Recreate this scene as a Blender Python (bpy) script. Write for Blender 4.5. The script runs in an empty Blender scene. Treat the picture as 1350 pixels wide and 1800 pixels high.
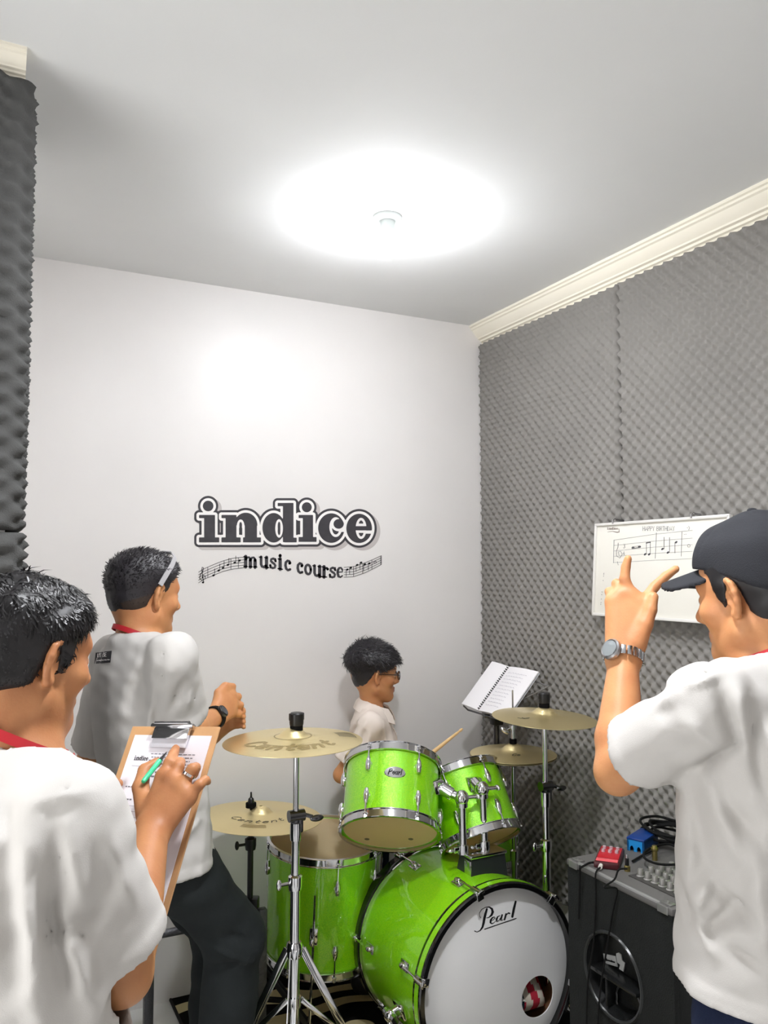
import bpy, bmesh, math, random
import numpy as np
from mathutils import Vector, Matrix

# ------------------------------------------------------------------ camera, light, exposure
PSI = math.radians(26.6)      # heading of the camera, measured from the +Y axis towards +X
PITCH = math.radians(4.0)
FPX = 1430.0                  # focal length in pixels of the 1350 x 1800 frame
EYE = 1.65
scene = bpy.context.scene
COL = scene.collection
cam_data = bpy.data.cameras.new('camera')
cam = bpy.data.objects.new('camera', cam_data)
COL.objects.link(cam)
cam.location = (0, 0, EYE)
cam.rotation_euler = (math.pi / 2 + PITCH, 0, -PSI)
cam_data.sensor_fit = 'VERTICAL'
cam_data.sensor_height = 36.0
cam_data.lens = 36.0 * FPX / 1800.0
cam_data.clip_start = 0.05
scene.camera = cam

world = bpy.data.worlds.new('world')
scene.world = world
world.use_nodes = True
world.node_tree.nodes['Background'].inputs[0].default_value = (1, 1, 1, 1)
world.node_tree.nodes['Background'].inputs[1].default_value = 1.45      # soft fill light, reaches the room through an added, unseen side window

scene.view_settings.view_transform = 'Standard'
scene.view_settings.look = 'None'
scene.view_settings.gamma = 1.0
scene.view_settings.use_curve_mapping = False
scene.view_settings.exposure = 1.72
BULB = 225.0                  # emission of the bulb over the drums
FILL = 150.0                  # emission of the unseen flush fill lamp over the front of the room
port = bpy.data.lights.new('added_window_portal', 'AREA'); port.shape = 'RECTANGLE'; port.size, port.size_y = 1.6, 2.1  # portal for the side opening that was added for its light
port.cycles.is_portal = True
port_o = bpy.data.objects.new('added_window_portal', port); COL.objects.link(port_o)
port_o.location = (-1.34, .95, 1.40); port_o.rotation_euler = (math.pi / 2, 0, -math.pi / 2)
scene.cycles.max_bounces = 8
scene.cycles.diffuse_bounces = 5
scene.cycles.sample_clamp_indirect = 6.0

CP, SP_ = math.cos(PSI), math.sin(PSI)
def W(l, d, z):
    """room point from lateral offset, forward distance and height as seen from the camera spot"""
    return np.array([l * CP + d * SP_, d * CP - l * SP_, z])
def at(px, py, d):
    """room point at forward distance d on the sight line through a photo pixel"""
    u = (px - 675.0) / FPX; v = (900.0 - py) / FPX
    rd = math.cos(PITCH) - v * math.sin(PITCH)
    rz = math.sin(PITCH) + v * math.cos(PITCH)
    t = d / rd
    return W(u * t, d, EYE + rz * t)
def cdir(l, d, z=0.0):
    """room direction from lateral, forward and upward shares as seen from the camera spot"""
    v = W(l, d, z); return v / np.linalg.norm(v)
def at_z(px, py, z):
    """point on the level plane z"""
    v = (900.0 - py) / FPX
    rd = math.cos(PITCH) - v * math.sin(PITCH)
    rz = math.sin(PITCH) + v * math.cos(PITCH)
    return at(px, py, (z - EYE) / rz * rd)

# ------------------------------------------------------------------ materials
def lin(c):
    return tuple(((x / 255.0) / 12.92 if x / 255.0 <= 0.04045 else ((x / 255.0 + 0.055) / 1.055) ** 2.4) for x in c)
MATS = {}
def mat(name, rgb, rough=0.5, metal=0.0, spec=0.5, coat=0.0, var=0.0, vscale=8.0, bump=0.0, bscale=60.0, sss=0.0, emit=0.0, aniso=0.0):
    if name in MATS: return MATS[name]
    m = bpy.data.materials.new(name); m.use_nodes = True
    nt = m.node_tree; b = nt.nodes['Principled BSDF']
    c = lin(rgb)
    b.inputs['Base Color'].default_value = (*c, 1)
    b.inputs['Roughness'].default_value = rough
    b.inputs['Metallic'].default_value = metal
    b.inputs['Specular IOR Level'].default_value = spec
    b.inputs['Coat Weight'].default_value = coat
    b.inputs['Coat Roughness'].default_value = 0.03
    b.inputs['Anisotropic'].default_value = aniso
    if sss:
        b.inputs['Subsurface Weight'].default_value = sss
        b.inputs['Subsurface Radius'].default_value = (0.012, 0.005, 0.003)
        b.inputs['Subsurface Scale'].default_value = 1.0
    if emit:
        b.inputs['Emission Color'].default_value = (*c, 1)
        b.inputs['Emission Strength'].default_value = emit
    if var or bump:
        tc = nt.nodes.new('ShaderNodeTexCoord')
    if var:
        n = nt.nodes.new('ShaderNodeTexNoise'); n.inputs['Scale'].default_value = vscale; n.inputs['Detail'].default_value = 5
        nt.links.new(tc.outputs['Object'], n.inputs['Vector'])
        r = nt.nodes.new('ShaderNodeMapRange'); r.inputs[1].default_value = 0.3; r.inputs[2].default_value = 0.7
        r.inputs[3].default_value = 1 - var; r.inputs[4].default_value = 1 + var
        nt.links.new(n.outputs['Fac'], r.inputs[0])
        mx = nt.nodes.new('ShaderNodeMix'); mx.data_type = 'RGBA'; mx.blend_type = 'MULTIPLY'; mx.inputs[0].default_value = 1
        mx.inputs[6].default_value = (*c, 1)
        nt.links.new(r.outputs[0], mx.inputs[7])
        nt.links.new(mx.outputs[2], b.inputs['Base Color'])
    if bump:
        n2 = nt.nodes.new('ShaderNodeTexNoise'); n2.inputs['Scale'].default_value = bscale; n2.inputs['Detail'].default_value = 4
        nt.links.new(tc.outputs['Object'], n2.inputs['Vector'])
        bp = nt.nodes.new('ShaderNodeBump'); bp.inputs['Strength'].default_value = bump; bp.inputs['Distance'].default_value = 0.01
        nt.links.new(n2.outputs['Fac'], bp.inputs['Height'])
        nt.links.new(bp.outputs[0], b.inputs['Normal'])
    MATS[name] = m
    return m
def nodes_of(m): return m.node_tree.nodes, m.node_tree.links, m.node_tree.nodes['Principled BSDF']

M_wall = mat('white_wall_paint', (231, 228, 226), 0.38, spec=0.35, var=0.02, vscale=3, bump=0.03, bscale=25)
M_ceil = mat('white_ceiling_paint', (230, 231, 231), 0.8, spec=0.2, var=0.025, vscale=1.6, bump=0.05, bscale=14)
M_floor = mat('pale_grey_floor_tile', (222, 222, 220), 0.35, var=0.04, vscale=5)
M_cornice = mat('cream_cornice_paint', (244, 238, 222), 0.55, spec=0.3)
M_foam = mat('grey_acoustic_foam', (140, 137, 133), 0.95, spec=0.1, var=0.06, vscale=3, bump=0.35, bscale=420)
M_foam_shaded = mat('shade_toned_grey_foam', (84, 84, 83), 0.95, spec=0.1, var=0.06, vscale=3, bump=0.35, bscale=420)  # same grey foam, with the shade of the short wall put into the colour
M_chrome = mat('chrome', (215, 215, 218), 0.09, 1.0)
M_steel = mat('brushed_steel', (180, 180, 182), 0.3, 1.0)
M_black_metal = mat('black_metal', (22, 22, 24), 0.4, spec=0.5)
M_black_plastic = mat('black_plastic', (20, 20, 22), 0.35)
M_rubber = mat('black_rubber', (18, 18, 18), 0.8, spec=0.2)
M_felt = mat('black_felt', (16, 16, 17), 0.95, spec=0.1)
M_white = mat('white_paper', (240, 238, 240), 0.8, spec=0.2)
M_ink = mat('black_ink', (26, 26, 28), 0.6, spec=0.3)
M_ink_grey = mat('dark_grey_paint', (66, 64, 68), 0.6, spec=0.3, var=0.12, vscale=30)
M_ink_pale = mat('pale_grey_paint', (196, 190, 188), 0.7, spec=0.2)
M_white_paint = mat('bright_white_paint', (246, 243, 241), 0.6, spec=0.3)
M_pencil = mat('marker_grey', (120, 122, 126), 0.7)
M_head_cream = mat('cream_drum_head', (236, 220, 188), 0.45, spec=0.4, var=0.03)
M_head_white = mat('white_drum_head', (236, 236, 236), 0.5, spec=0.3, var=0.012)

def translucent(m, amount, rgb):
    n, l, b = nodes_of(m); out = [x for x in n if x.type == 'OUTPUT_MATERIAL'][0]
    t = n.new('ShaderNodeBsdfTranslucent'); t.inputs[0].default_value = (*lin(rgb), 1)
    x = n.new('ShaderNodeMixShader'); x.inputs[0].default_value = amount
    l.new(b.outputs[0], x.inputs[1]); l.new(t.outputs[0], x.inputs[2]); l.new(x.outputs[0], out.inputs[0])
translucent(M_head_cream, .65, (255, 244, 212))
M_shell_inside = mat('pale_wood_inside', (222, 196, 146), .6, var=.05, vscale=12)
def green_lacquer():
    m = mat('lime_sparkle_lacquer', (104, 200, 10), 0.3, 0.0, coat=1.0)
    n, l, b = nodes_of(m)
    tc = n.new('ShaderNodeTexCoord')
    v = n.new('ShaderNodeTexVoronoi'); v.inputs['Scale'].default_value = 800
    l.new(tc.outputs['Object'], v.inputs['Vector'])
    mx = n.new('ShaderNodeMix'); mx.data_type = 'RGBA'; mx.inputs[6].default_value = (*lin((118, 214, 0)), 1); mx.inputs[7].default_value = (*lin((166, 230, 6)), 1)
    mr = n.new('ShaderNodeMapRange'); mr.inputs[1].default_value = 0.2; mr.inputs[2].default_value = 0.9
    sep = n.new('ShaderNodeSeparateColor'); l.new(v.outputs['Color'], sep.inputs[0])
    l.new(sep.outputs[0], mr.inputs[0]); l.new(mr.outputs[0], mx.inputs[0])
    l.new(mx.outputs[2], b.inputs['Base Color'])
    # the flakes lie at slightly different angles: metallic glitter below the clear coat
    nm = n.new('ShaderNodeVectorMath'); nm.operation = 'SUBTRACT'; nm.inputs[1].default_value = (0.5, 0.5, 0.5)
    l.new(v.outputs['Color'], nm.inputs[0])
    sc = n.new('ShaderNodeVectorMath'); sc.operation = 'SCALE'; sc.inputs['Scale'].default_value = 0.3
    l.new(nm.outputs[0], sc.inputs[0])
    ge = n.new('ShaderNodeNewGeometry')
    ad = n.new('ShaderNodeVectorMath'); ad.operation = 'ADD'
    l.new(ge.outputs['Normal'], ad.inputs[0]); l.new(sc.outputs[0], ad.inputs[1])
    nz = n.new('ShaderNodeVectorMath'); nz.operation = 'NORMALIZE'; l.new(ad.outputs[0], nz.inputs[0])
    l.new(nz.outputs[0], b.inputs['Normal'])
    b.inputs['Metallic'].default_value = 0.2
    b.inputs['Roughness'].default_value = 0.35
    b.inputs['Coat Roughness'].default_value = 0.02; b.inputs['Coat IOR'].default_value = 1.62
    return m
M_green = green_lacquer()

def cymbal_brass():
    m = mat('cymbal_brass', (240, 222, 168), 0.34, .9)
    n, l, b = nodes_of(m)
    tc = n.new('ShaderNodeTexCoord')
    sx = n.new('ShaderNodeSeparateXYZ'); l.new(tc.outputs['Object'], sx.inputs[0])
    cx = n.new('ShaderNodeCombineXYZ'); l.new(sx.outputs[0], cx.inputs[0]); l.new(sx.outputs[1], cx.inputs[1])
    ln = n.new('ShaderNodeVectorMath'); ln.operation = 'LENGTH'; l.new(cx.outputs[0], ln.inputs[0])
    nz = n.new('ShaderNodeTexNoise'); nz.noise_dimensions = '1D'; nz.inputs['Scale'].default_value = 420; nz.inputs['Detail'].default_value = 3
    l.new(ln.outputs['Value'], nz.inputs['W'])
    bp = n.new('ShaderNodeBump'); bp.inputs['Strength'].default_value = 0.25; bp.inputs['Distance'].default_value = 0.002
    l.new(nz.outputs['Fac'], bp.inputs['Height']); l.new(bp.outputs[0], b.inputs['Normal'])
    return m
M_brass = cymbal_brass()

# ------------------------------------------------------------------ mesh building
class G:
    """collects shapes for ONE mesh object"""
    def __init__(self, X=None): self.v = []; self.f = []; self.mi = []; self.cur = 0; self.X = X
    def add(self, vs, fs, mi=None):
        o = len(self.v)
        vs = np.asarray(vs, float)
        if self.X is not None: vs = vs @ np.array(self.X.to_3x3()).T + np.array(self.X.translation)
        self.v.extend(map(tuple, vs)); self.f.extend(tuple(i + o for i in f) for f in fs)
        self.mi.extend([self.cur if mi is None else mi] * len(fs)); return self
    def box(self, c, s, R=None, bev=0.0):
        c = np.asarray(c, float); h = np.asarray(s, float) / 2
        if bev <= 0:
            p = np.array([(x, y, z) for z in (-1, 1) for y in (-1, 1) for x in (-1, 1)]) * h
            f = [(0, 2, 3, 1), (4, 5, 7, 6), (0, 1, 5, 4), (2, 6, 7, 3), (0, 4, 6, 2), (1, 3, 7, 5)]
        else:
            bev = min(bev, *(h * 0.95))
            bm = bmesh.new(); bmesh.ops.create_cube(bm, size=1, matrix=Matrix.Diagonal((*(h * 2), 1)))
            bmesh.ops.bevel(bm, geom=bm.edges[:], offset=bev, segments=2, affect='EDGES', profile=0.5)
            bm.verts.index_update(); p = np.array([v.co[:] for v in bm.verts]); f = [tuple(v.index for v in q.verts) for q in bm.faces]; bm.free()
        if R is not None: p = p @ np.asarray(R).T
        return self.add(p + c, f)
    def tube(self, pts, r, n=10, cap=True, flat=None):
        pts = np.asarray(pts, float); k = len(pts)
        rr = np.full(k, r, float) if np.isscalar(r) else np.asarray(r, float)
        T = np.gradient(pts, axis=0); T /= np.linalg.norm(T, axis=1)[:, None] + 1e-12
        ref = np.array([0, 0, 1.0]) if abs(T[0][2]) < 0.9 else np.array([1.0, 0, 0])
        N = ref - T[0] * (ref @ T[0]); N /= np.linalg.norm(N)
        vs = []; a = np.arange(n) * 2 * math.pi / n
        for i in range(k):
            N = N - T[i] * (N @ T[i]); N /= np.linalg.norm(N) + 1e-12
            B = np.cross(T[i], N)
            q = pts[i] + rr[i] * (np.cos(a)[:, None] * N + np.sin(a)[:, None] * B)
            vs.extend(q)
        fs = [(i * n + j, i * n + (j + 1) % n, (i + 1) * n + (j + 1) % n, (i + 1) * n + j) for i in range(k - 1) for j in range(n)]
        if cap: fs += [tuple(range(n))[::-1], tuple((k - 1) * n + j for j in range(n))]
        return self.add(vs, fs)
    def cyl(self, a, b, r, r2=None, n=14): return self.tube([a, b], [r, r if r2 is None else r2], n)
    def lathe(self, prof, n=32, c=(0, 0, 0), R=None, closed=False, cap=True):
        a = np.arange(n) * 2 * math.pi / n
        vs = []
        for r, z in prof: vs.extend(np.c_[r * np.cos(a), r * np.sin(a), np.full(n, z)])
        vs = np.array(vs)
        if R is not None: vs = vs @ np.asarray(R).T
        k = len(prof); m = k if closed else k - 1
        fs = [(i * n + j, i * n + (j + 1) % n, ((i + 1) % k) * n + (j + 1) % n, ((i + 1) % k) * n + j) for i in range(m) for j in range(n)]
        if not closed and cap:
            if prof[0][0] > 1e-6: fs.append(tuple(range(n))[::-1])
            if prof[-1][0] > 1e-6: fs.append(tuple((k - 1) * n + j for j in range(n)))
        return self.add(vs + np.asarray(c, float), fs)
    def ell(self, c, r, R=None, n=14, m=8):
        prof = [(max(math.sin(math.pi * i / m), 1e-4), -math.cos(math.pi * i / m)) for i in range(m + 1)]
        a = np.arange(n) * 2 * math.pi / n
        vs = np.array([(p * math.cos(t), p * math.sin(t), z) for p, z in prof for t in a]) * np.asarray(r, float)
        if R is not None: vs = vs @ np.asarray(R).T
        fs = [(i * n + j, i * n + (j + 1) % n, (i + 1) * n + (j + 1) % n, (i + 1) * n + j) for i in range(m) for j in range(n)]
        return self.add(vs + np.asarray(c, float), fs)
    def prism(self, poly, O, U, V, t):
        """polygon (u, v) in plane (O; U, V) pushed along U x V by t"""
        O, U, V = (np.asarray(x, float) for x in (O, U, V)); N = np.cross(U, V); k = len(poly)
        a = np.array([O + U * u + V * v for u, v in poly])
        fs = [tuple(range(k))[::-1], tuple(range(k, 2 * k))] + [(i, (i + 1) % k, k + (i + 1) % k, k + i) for i in range(k)]
        return self.add(np.r_[a, a + N * t], fs)
    def obj(self, name, m, parent=None, smooth=40, **props):
        me = bpy.data.meshes.new(name)
        me.from_pydata(self.v, [], self.f)
        ms = m if isinstance(m, (list, tuple)) else [m]
        for x in ms: me.materials.append(x)
        if len(ms) > 1: me.polygons.foreach_set('material_index', self.mi)
        me.update()
        if smooth:
            me.polygons.foreach_set('use_smooth', [True] * len(me.polygons))
            me.set_sharp_from_angle(angle=math.radians(smooth))
        return link(name, me, parent, **props)
def link(name, data, parent=None, **props):
    o = bpy.data.objects.new(name, data); COL.objects.link(o)
    if parent is not None: o.parent = parent
    for k, v in props.items(): o[k] = v
    return o
def thing(name, label, cat, loc=(0, 0, 0), R=None, group=None):
    o = bpy.data.objects.new(name, None); COL.objects.link(o)
    o.empty_display_size = 0.05
    Mx = Matrix.Translation(Vector(loc))
    if R is not None: Mx = Mx @ Matrix(np.asarray(R).tolist()).to_4x4()
    o.matrix_world = Mx
    o['label'] = label; o['category'] = cat
    if group: o['group'] = group
    return o
def frame(z, x=None):
    """rotation matrix (columns) whose third axis is z and first axis near x"""
    z = np.asarray(z, float); z = z / np.linalg.norm(z)
    x = np.array([1.0, 0, 0]) if x is None else np.asarray(x, float)
    if abs(x @ z) > 0.98 * np.linalg.norm(x): x = np.array([0, 1.0, 0])
    x = x - z * (x @ z); x /= np.linalg.norm(x)
    return np.c_[x, np.cross(z, x), z]
def copy_thing(src, R=None, loc=None, **props):
    r = src.copy(); COL.objects.link(r)
    for ch in list(src.children):
        c = ch.copy(); COL.objects.link(c); c.parent = r
        for g in ch.children:
            d = g.copy(); COL.objects.link(d); d.parent = c
    for k, v in props.items(): r[k] = v
    return r

# ------------------------------------------------------------------ flat print: strokes and filled outlines
def ribbon(g, pts, w, X, lift=0.0, caps=True):
    """flat painted stroke in the plane X(u, v) -> point; w = width or widths"""
    pts = np.asarray(pts, float); k = len(pts)
    ww = np.full(k, w, float) if np.isscalar(w) else np.asarray(w, float)
    T = np.gradient(pts, axis=0); T /= np.linalg.norm(T, axis=1)[:, None] + 1e-12
    Nn = np.c_[-T[:, 1], T[:, 0]]
    A = pts + Nn * ww[:, None] / 2; B = pts - Nn * ww[:, None] / 2
    g.add([X(*p) for p in A] + [X(*p) for p in B], [(k + i, k + i + 1, i + 1, i) for i in range(k - 1)])
    if caps:
        for p, r in ((pts[0], ww[0] / 2), (pts[-1], ww[-1] / 2)): disc(g, p, r, r, X, 8)
def disc(g, c, a, b, X, n=14, rot=0.0):
    t = np.arange(n) * 2 * math.pi / n
    u = a * np.cos(t); v = b * np.sin(t)
    g.add([X(c[0] + x * math.cos(rot) - y * math.sin(rot), c[1] + x * math.sin(rot) + y * math.cos(rot)) for x, y in zip(u, v)], [tuple(range(n))])
def arc(c, r, a0, a1, n=10, ry=None):
    t = np.radians(np.linspace(a0, a1, n)); ry = r if ry is None else ry
    return np.c_[c[0] + r * np.cos(t), c[1] + ry * np.sin(t)]
def plane(O, U, V, lift=0.0005):
    O, U, V = (np.asarray(x, float) for x in (O, U, V)); N = np.cross(U, V); N /= np.linalg.norm(N)
    return lambda u, v: O + U * u + V * v + N * lift

def fill_field(g, F, us, vs, X):
    """marching squares: fills the region F < 0 of a sampled field"""
    nu, nv = len(us), len(vs)
    for j in range(nv - 1):
        i = 0
        while i < nu - 1:
            q = (F[j, i], F[j, i + 1], F[j + 1, i + 1], F[j + 1, i])
            if q[0] >= 0 and q[1] >= 0 and q[2] >= 0 and q[3] >= 0: i += 1; continue
            if q[0] < 0 and q[1] < 0 and q[2] < 0 and q[3] < 0:
                e = i + 1
                while e < nu - 1 and F[j, e + 1] < 0 and F[j + 1, e + 1] < 0: e += 1
                g.add([X(us[i], vs[j]), X(us[e], vs[j]), X(us[e], vs[j + 1]), X(us[i], vs[j + 1])], [(0, 1, 2, 3)])
                i = e; continue
            P = ((us[i], vs[j]), (us[i + 1], vs[j]), (us[i + 1], vs[j + 1]), (us[i], vs[j + 1]))
            poly = []
            for k in range(4):
                a, b = q[k], q[(k + 1) % 4]; pa, pb = P[k], P[(k + 1) % 4]
                if a < 0: poly.append(pa)
                if (a < 0) != (b < 0):
                    t = a / (a - b); poly.append((pa[0] + (pb[0] - pa[0]) * t, pa[1] + (pb[1] - pa[1]) * t))
            if len(poly) > 2: g.add([X(*p) for p in poly], [tuple(range(len(poly)))])
            i += 1

# plain hand lettering: strokes on a 1-high grid
def _A(*p): return [np.array(x, float) for x in p]
GLYPH = {
 'H': (.62, _A([(0,0),(0,1)], [(.55,0),(.55,1)], [(0,.5),(.55,.5)])),
 'A': (.66, _A([(0,0),(.3,1),(.6,0)], [(.1,.35),(.5,.35)])),
 'P': (.55, _A([(0,0),(0,1),(.35,1),(.5,.85),(.5,.65),(.35,.5),(0,.5)])),
 'Y': (.6, _A([(0,1),(.28,.5),(.56,1)], [(.28,.5),(.28,0)])),
 'B': (.58, _A([(0,0),(0,1),(.35,1),(.47,.87),(.45,.65),(.3,.53),(0,.53)], [(.3,.53),(.5,.4),(.52,.15),(.35,0),(0,0)])),
 'I': (.2, _A([(.08,0),(.08,1)])),
 'R': (.58, _A([(0,0),(0,1),(.35,1),(.5,.85),(.5,.65),(.35,.5),(0,.5)], [(.25,.5),(.52,0)])),
 'T': (.6, _A([(0,1),(.56,1)], [(.28,1),(.28,0)])),
 'D': (.62, _A([(0,0),(0,1),(.3,1),(.5,.75),(.52,.3),(.3,0),(0,0)])),
 'N': (.66, _A([(0,0),(0,1),(.55,0),(.55,1)])),
 'E': (.52, _A([(.45,1),(0,1),(0,0),(.45,0)], [(0,.52),(.38,.52)])),
 'S': (.55, _A([(.45,.85),(.3,1),(.1,.95),(.03,.75),(.15,.57),(.38,.45),(.47,.25),(.38,.05),(.18,0),(0,.12)])),
 '3': (.5, _A([(.02,.9),(.2,1),(.4,.85),(.35,.62),(.15,.52),(.38,.42),(.42,.15),(.2,0),(0,.1)])),
 '4': (.55, _A([(.35,0),(.35,1),(0,.3),(.5,.3)])),
 'C': (.6, _A([(.55,.8),(.4,.98),(.2,.98),(.04,.75),(.02,.3),(.18,.03),(.4,.02),(.56,.2)])),
 'e': (.5, _A([(.05,.32),(.42,.36),(.38,.55),(.22,.62),(.06,.48),(.03,.2),(.18,0),(.4,.1)])),
 'n': (.52, _A([(.03,.6),(.05,0)], [(.05,.4),(.2,.6),(.36,.58),(.4,.4),(.4,0)])),
 't': (.4, _A([(.16,.95),(.14,.12),(.24,0),(.36,.08)], [(0,.6),(.34,.6)])),
 ' ': (.45, []), ':': (.2, _A([(.06,.2),(.08,.22)], [(.06,.6),(.08,.62)])),
}
def write(g, text, X, u0, v0, h, w, slant=0.0, stretch=1.0, curve=None):
    u = u0
    for ch in text:
        adv, strokes = GLYPH[ch]
        for s in strokes:
            p = np.c_[u + (s[:, 0] + slant * s[:, 1]) * h * stretch, v0 + s[:, 1] * h]
            if curve is not None: p = np.array([curve(*q) for q in p])
            ribbon(g, p, w, X)
        u += (adv + 0.12) * h * stretch
    return u
# ------------------------------------------------------------------ room shell
XR, YB, ZC = 2.172, 3.257, 2.82       # right wall, back wall, ceiling
XS, YS = 0.055, 1.975                 # corner of the short wall on the left
XL, YF = -1.30, -1.60                 # far left and front of the room
def slab(name, lo, hi, m, **kw):
    lo = np.array(lo, float); hi = np.array(hi, float)
    return G().box((lo + hi) / 2, hi - lo).obj(name, m, smooth=0, kind='structure', **kw)
slab('floor', (XL - .1, YF - .1, -.1), (XR + .1, YB + .1, 0), M_floor)
slab('ceiling', (XL - .1, YF - .1, ZC), (XR + .1, YB + .1, ZC + .1), M_ceil)
slab('wall_back', (XL - .1, YB, 0), (XR + .1, YB + .1, ZC), M_wall)
slab('wall_right', (XR, YF - .1, 0), (XR + .1, YB, ZC), M_wall)
WY0, WY1, WZ0, WZ1 = .15, 1.75, .35, 2.45      # unseen opening added to the left wall to let fill light in
gw = G(); gw.box((XL - .05, (YF + WY0) / 2 - .05, ZC / 2), (.1, WY0 - YF + .1, ZC)).box((XL - .05, (WY1 + YS) / 2, ZC / 2), (.1, YS - WY1, ZC)).box((XL - .05, (WY0 + WY1) / 2, WZ0 / 2), (.1, WY1 - WY0, WZ0)).box((XL - .05, (WY0 + WY1) / 2, (WZ1 + ZC) / 2), (.1, WY1 - WY0, ZC - WZ1))
gw.obj('wall_left', M_wall, smooth=0, kind='structure')
gw = G()
for y_ in (WY0 + .02, (WY0 + WY1) / 2, WY1 - .02): gw.box((XL - .05, y_, (WZ0 + WZ1) / 2), (.06, .04, WZ1 - WZ0))
for z_ in (WZ0 + .02, WZ1 - .02): gw.box((XL - .05, (WY0 + WY1) / 2, z_), (.06, WY1 - WY0, .04))
gw.obj('added_window_1', mat('added_window_frame', (230, 228, 224), .5), smooth=0, kind='structure')  # frame of the added opening, out of view
slab('wall_front', (XL, YF - .1, 0), (XR, YF, ZC), M_wall)
slab('wall_stub', (XL - .1, YS, 0), (XS, YB, ZC), M_wall)

def cornice(name, prof, a, b, out):
    """moulding: profile (out from wall, below ceiling) swept from a to b; out = unit vector off the wall"""
    a = np.array(a, float); b = np.array(b, float); out = np.array(out, float)
    n = len(prof); g = G()
    ring = lambda p: [p + out * o + np.array([0, 0, -dz]) for o, dz in prof]
    g.add(ring(a) + ring(b), [(i, (i + 1) % n, n + (i + 1) % n, n + i) for i in range(n)] + [tuple(range(n))[::-1], tuple(range(n, 2 * n))])
    return g.obj(name, M_cornice, smooth=25, kind='structure')
PROF = [(0, 0), (.082, 0), (.082, .010), (.074, .013), (.072, .020), (.064, .024), (.058, .034), (.046, .048), (.036, .056), (.034, .062), (.022, .065), (.020, .073), (.010, .076), (.010, .086), (0, .086)]
cornice('trim_1', PROF, (XR, YF, ZC), (XR, YB, ZC), (-1, 0, 0))
cornice('trim_2', [(o * .62, z * .62) for o, z in PROF], (XL, YS, ZC), (XS + .012, YS, ZC), (0, -1, 0))

# ------------------------------------------------------------------ egg-crate foam
FP = 0.0235                            # half pitch of the bumps
def foam_panel(name, label, path, z0, z1, parent=None, A=0.0115, T=0.03, step=0.0074, ph=0.0, group=None, m=None):
    """bumpy sheet along a plan path [(x, y)], standing off to the left hand of the path"""
    path = np.array(path, float)
    seg = np.linalg.norm(np.diff(path, axis=0), axis=1); s = np.r_[0, np.cumsum(seg)]
    nu = max(int(s[-1] / step), 4); nv = int((z1 - z0) / step)
    uu = np.linspace(0, s[-1], nu + 1); vv = np.linspace(z0, z1, nv + 1)
    px = np.interp(uu, s, path[:, 0]); py = np.interp(uu, s, path[:, 1])
    tx, ty = np.gradient(px), np.gradient(py); L = np.hypot(tx, ty); tx /= L; ty /= L
    nx, ny = -ty, tx
    U, V = np.meshgrid(uu, vv)
    q = np.sin(math.pi * (U + ph) / FP) * np.sin(math.pi * V / FP)
    rs = np.random.RandomState(int(abs(z0 * 1000 + s[-1] * 777)))
    H = T + A * (q + 0.18 * q * q) + 0.004 * np.sin(U * 5.1 + 1) * np.sin(V * 3.3 + 2) + rs.normal(0, 0.0006, q.shape)
    ex = np.minimum(np.minimum(U, s[-1] - U), np.minimum(V - z0, z1 - V)); H -= 0.012 * np.clip(1 - ex / 0.012, 0, 1) ** 2
    P = np.stack([px + nx * H, py + ny * H, V], -1).reshape(-1, 3)
    n1 = nu + 1
    idx = np.arange(n1 * (nv + 1)).reshape(nv + 1, n1)
    F = np.stack([idx[:-1, :-1], idx[:-1, 1:], idx[1:, 1:], idx[1:, :-1]], -1).reshape(-1, 4)
    # rim back to the wall
    rim = np.r_[idx[0, :], idx[1:, -1], idx[-1, -2::-1], idx[-2:0:-1, 0]]
    cu = rim % n1
    back = np.c_[px[cu] + nx[cu] * 0.001, py[cu] + ny[cu] * 0.001, P[rim, 2]]
    m0 = len(P); k = len(rim); j = np.arange(k)
    F2 = np.stack([rim[j], m0 + j, m0 + (j + 1) % k, rim[(j + 1) % k]], -1)
    me = bpy.data.meshes.new(name)
    me.from_pydata(np.r_[P, back].tolist(), [], np.r_[F, F2].tolist())
    me.materials.append(m or M_foam); me.polygons.foreach_set('use_smooth', [True] * len(me.polygons)); me.update()
    o = link(name, me, parent)
    if label: o['label'] = label; o['category'] = 'foam panel'
    if group: o['group'] = group
    return o
ZF0, ZF1 = 0.31, ZC - .087
foam_panel('acoustic_foam_panel', 'grey egg-crate foam panel in the corner behind the hi-hat', [(XR, 2.312), (XR, YB - .004)], ZF0, ZF1, ph=.004)
foam_panel('acoustic_foam_panel', 'grey egg-crate foam panel carrying the whiteboard', [(XR, 1.303), (XR, 2.306)], ZF0, ZF1)
foam_panel('acoustic_foam_panel', 'grey egg-crate foam panel nearest the room front, right of the whiteboard', [(XR, .30), (XR, 1.297)], ZF0, ZF1, step=.0094)
def stub_path(off):
    a = [(-.75, YS - off)]
    r = .022
    for t in np.linspace(-90, 0, 7): a.append((XS + off - r + r * math.cos(math.radians(t)), YS - off + r + r * math.sin(math.radians(t))))
    a.append((XS + off, YS + .42))
    return a[::-1]
foam_panel('acoustic_foam_panel', 'foam panel with shade put into its grey, wrapped round the short wall, under the small cornice', stub_path(.002), 1.735, ZC - .055, step=.0068, m=M_foam_shaded)
foam_panel('acoustic_foam_panel', 'foam panel with shade put into its grey, round the short wall, low behind the near man', stub_path(.008), .30, 1.73, step=.0068, m=M_foam_shaded)

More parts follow.
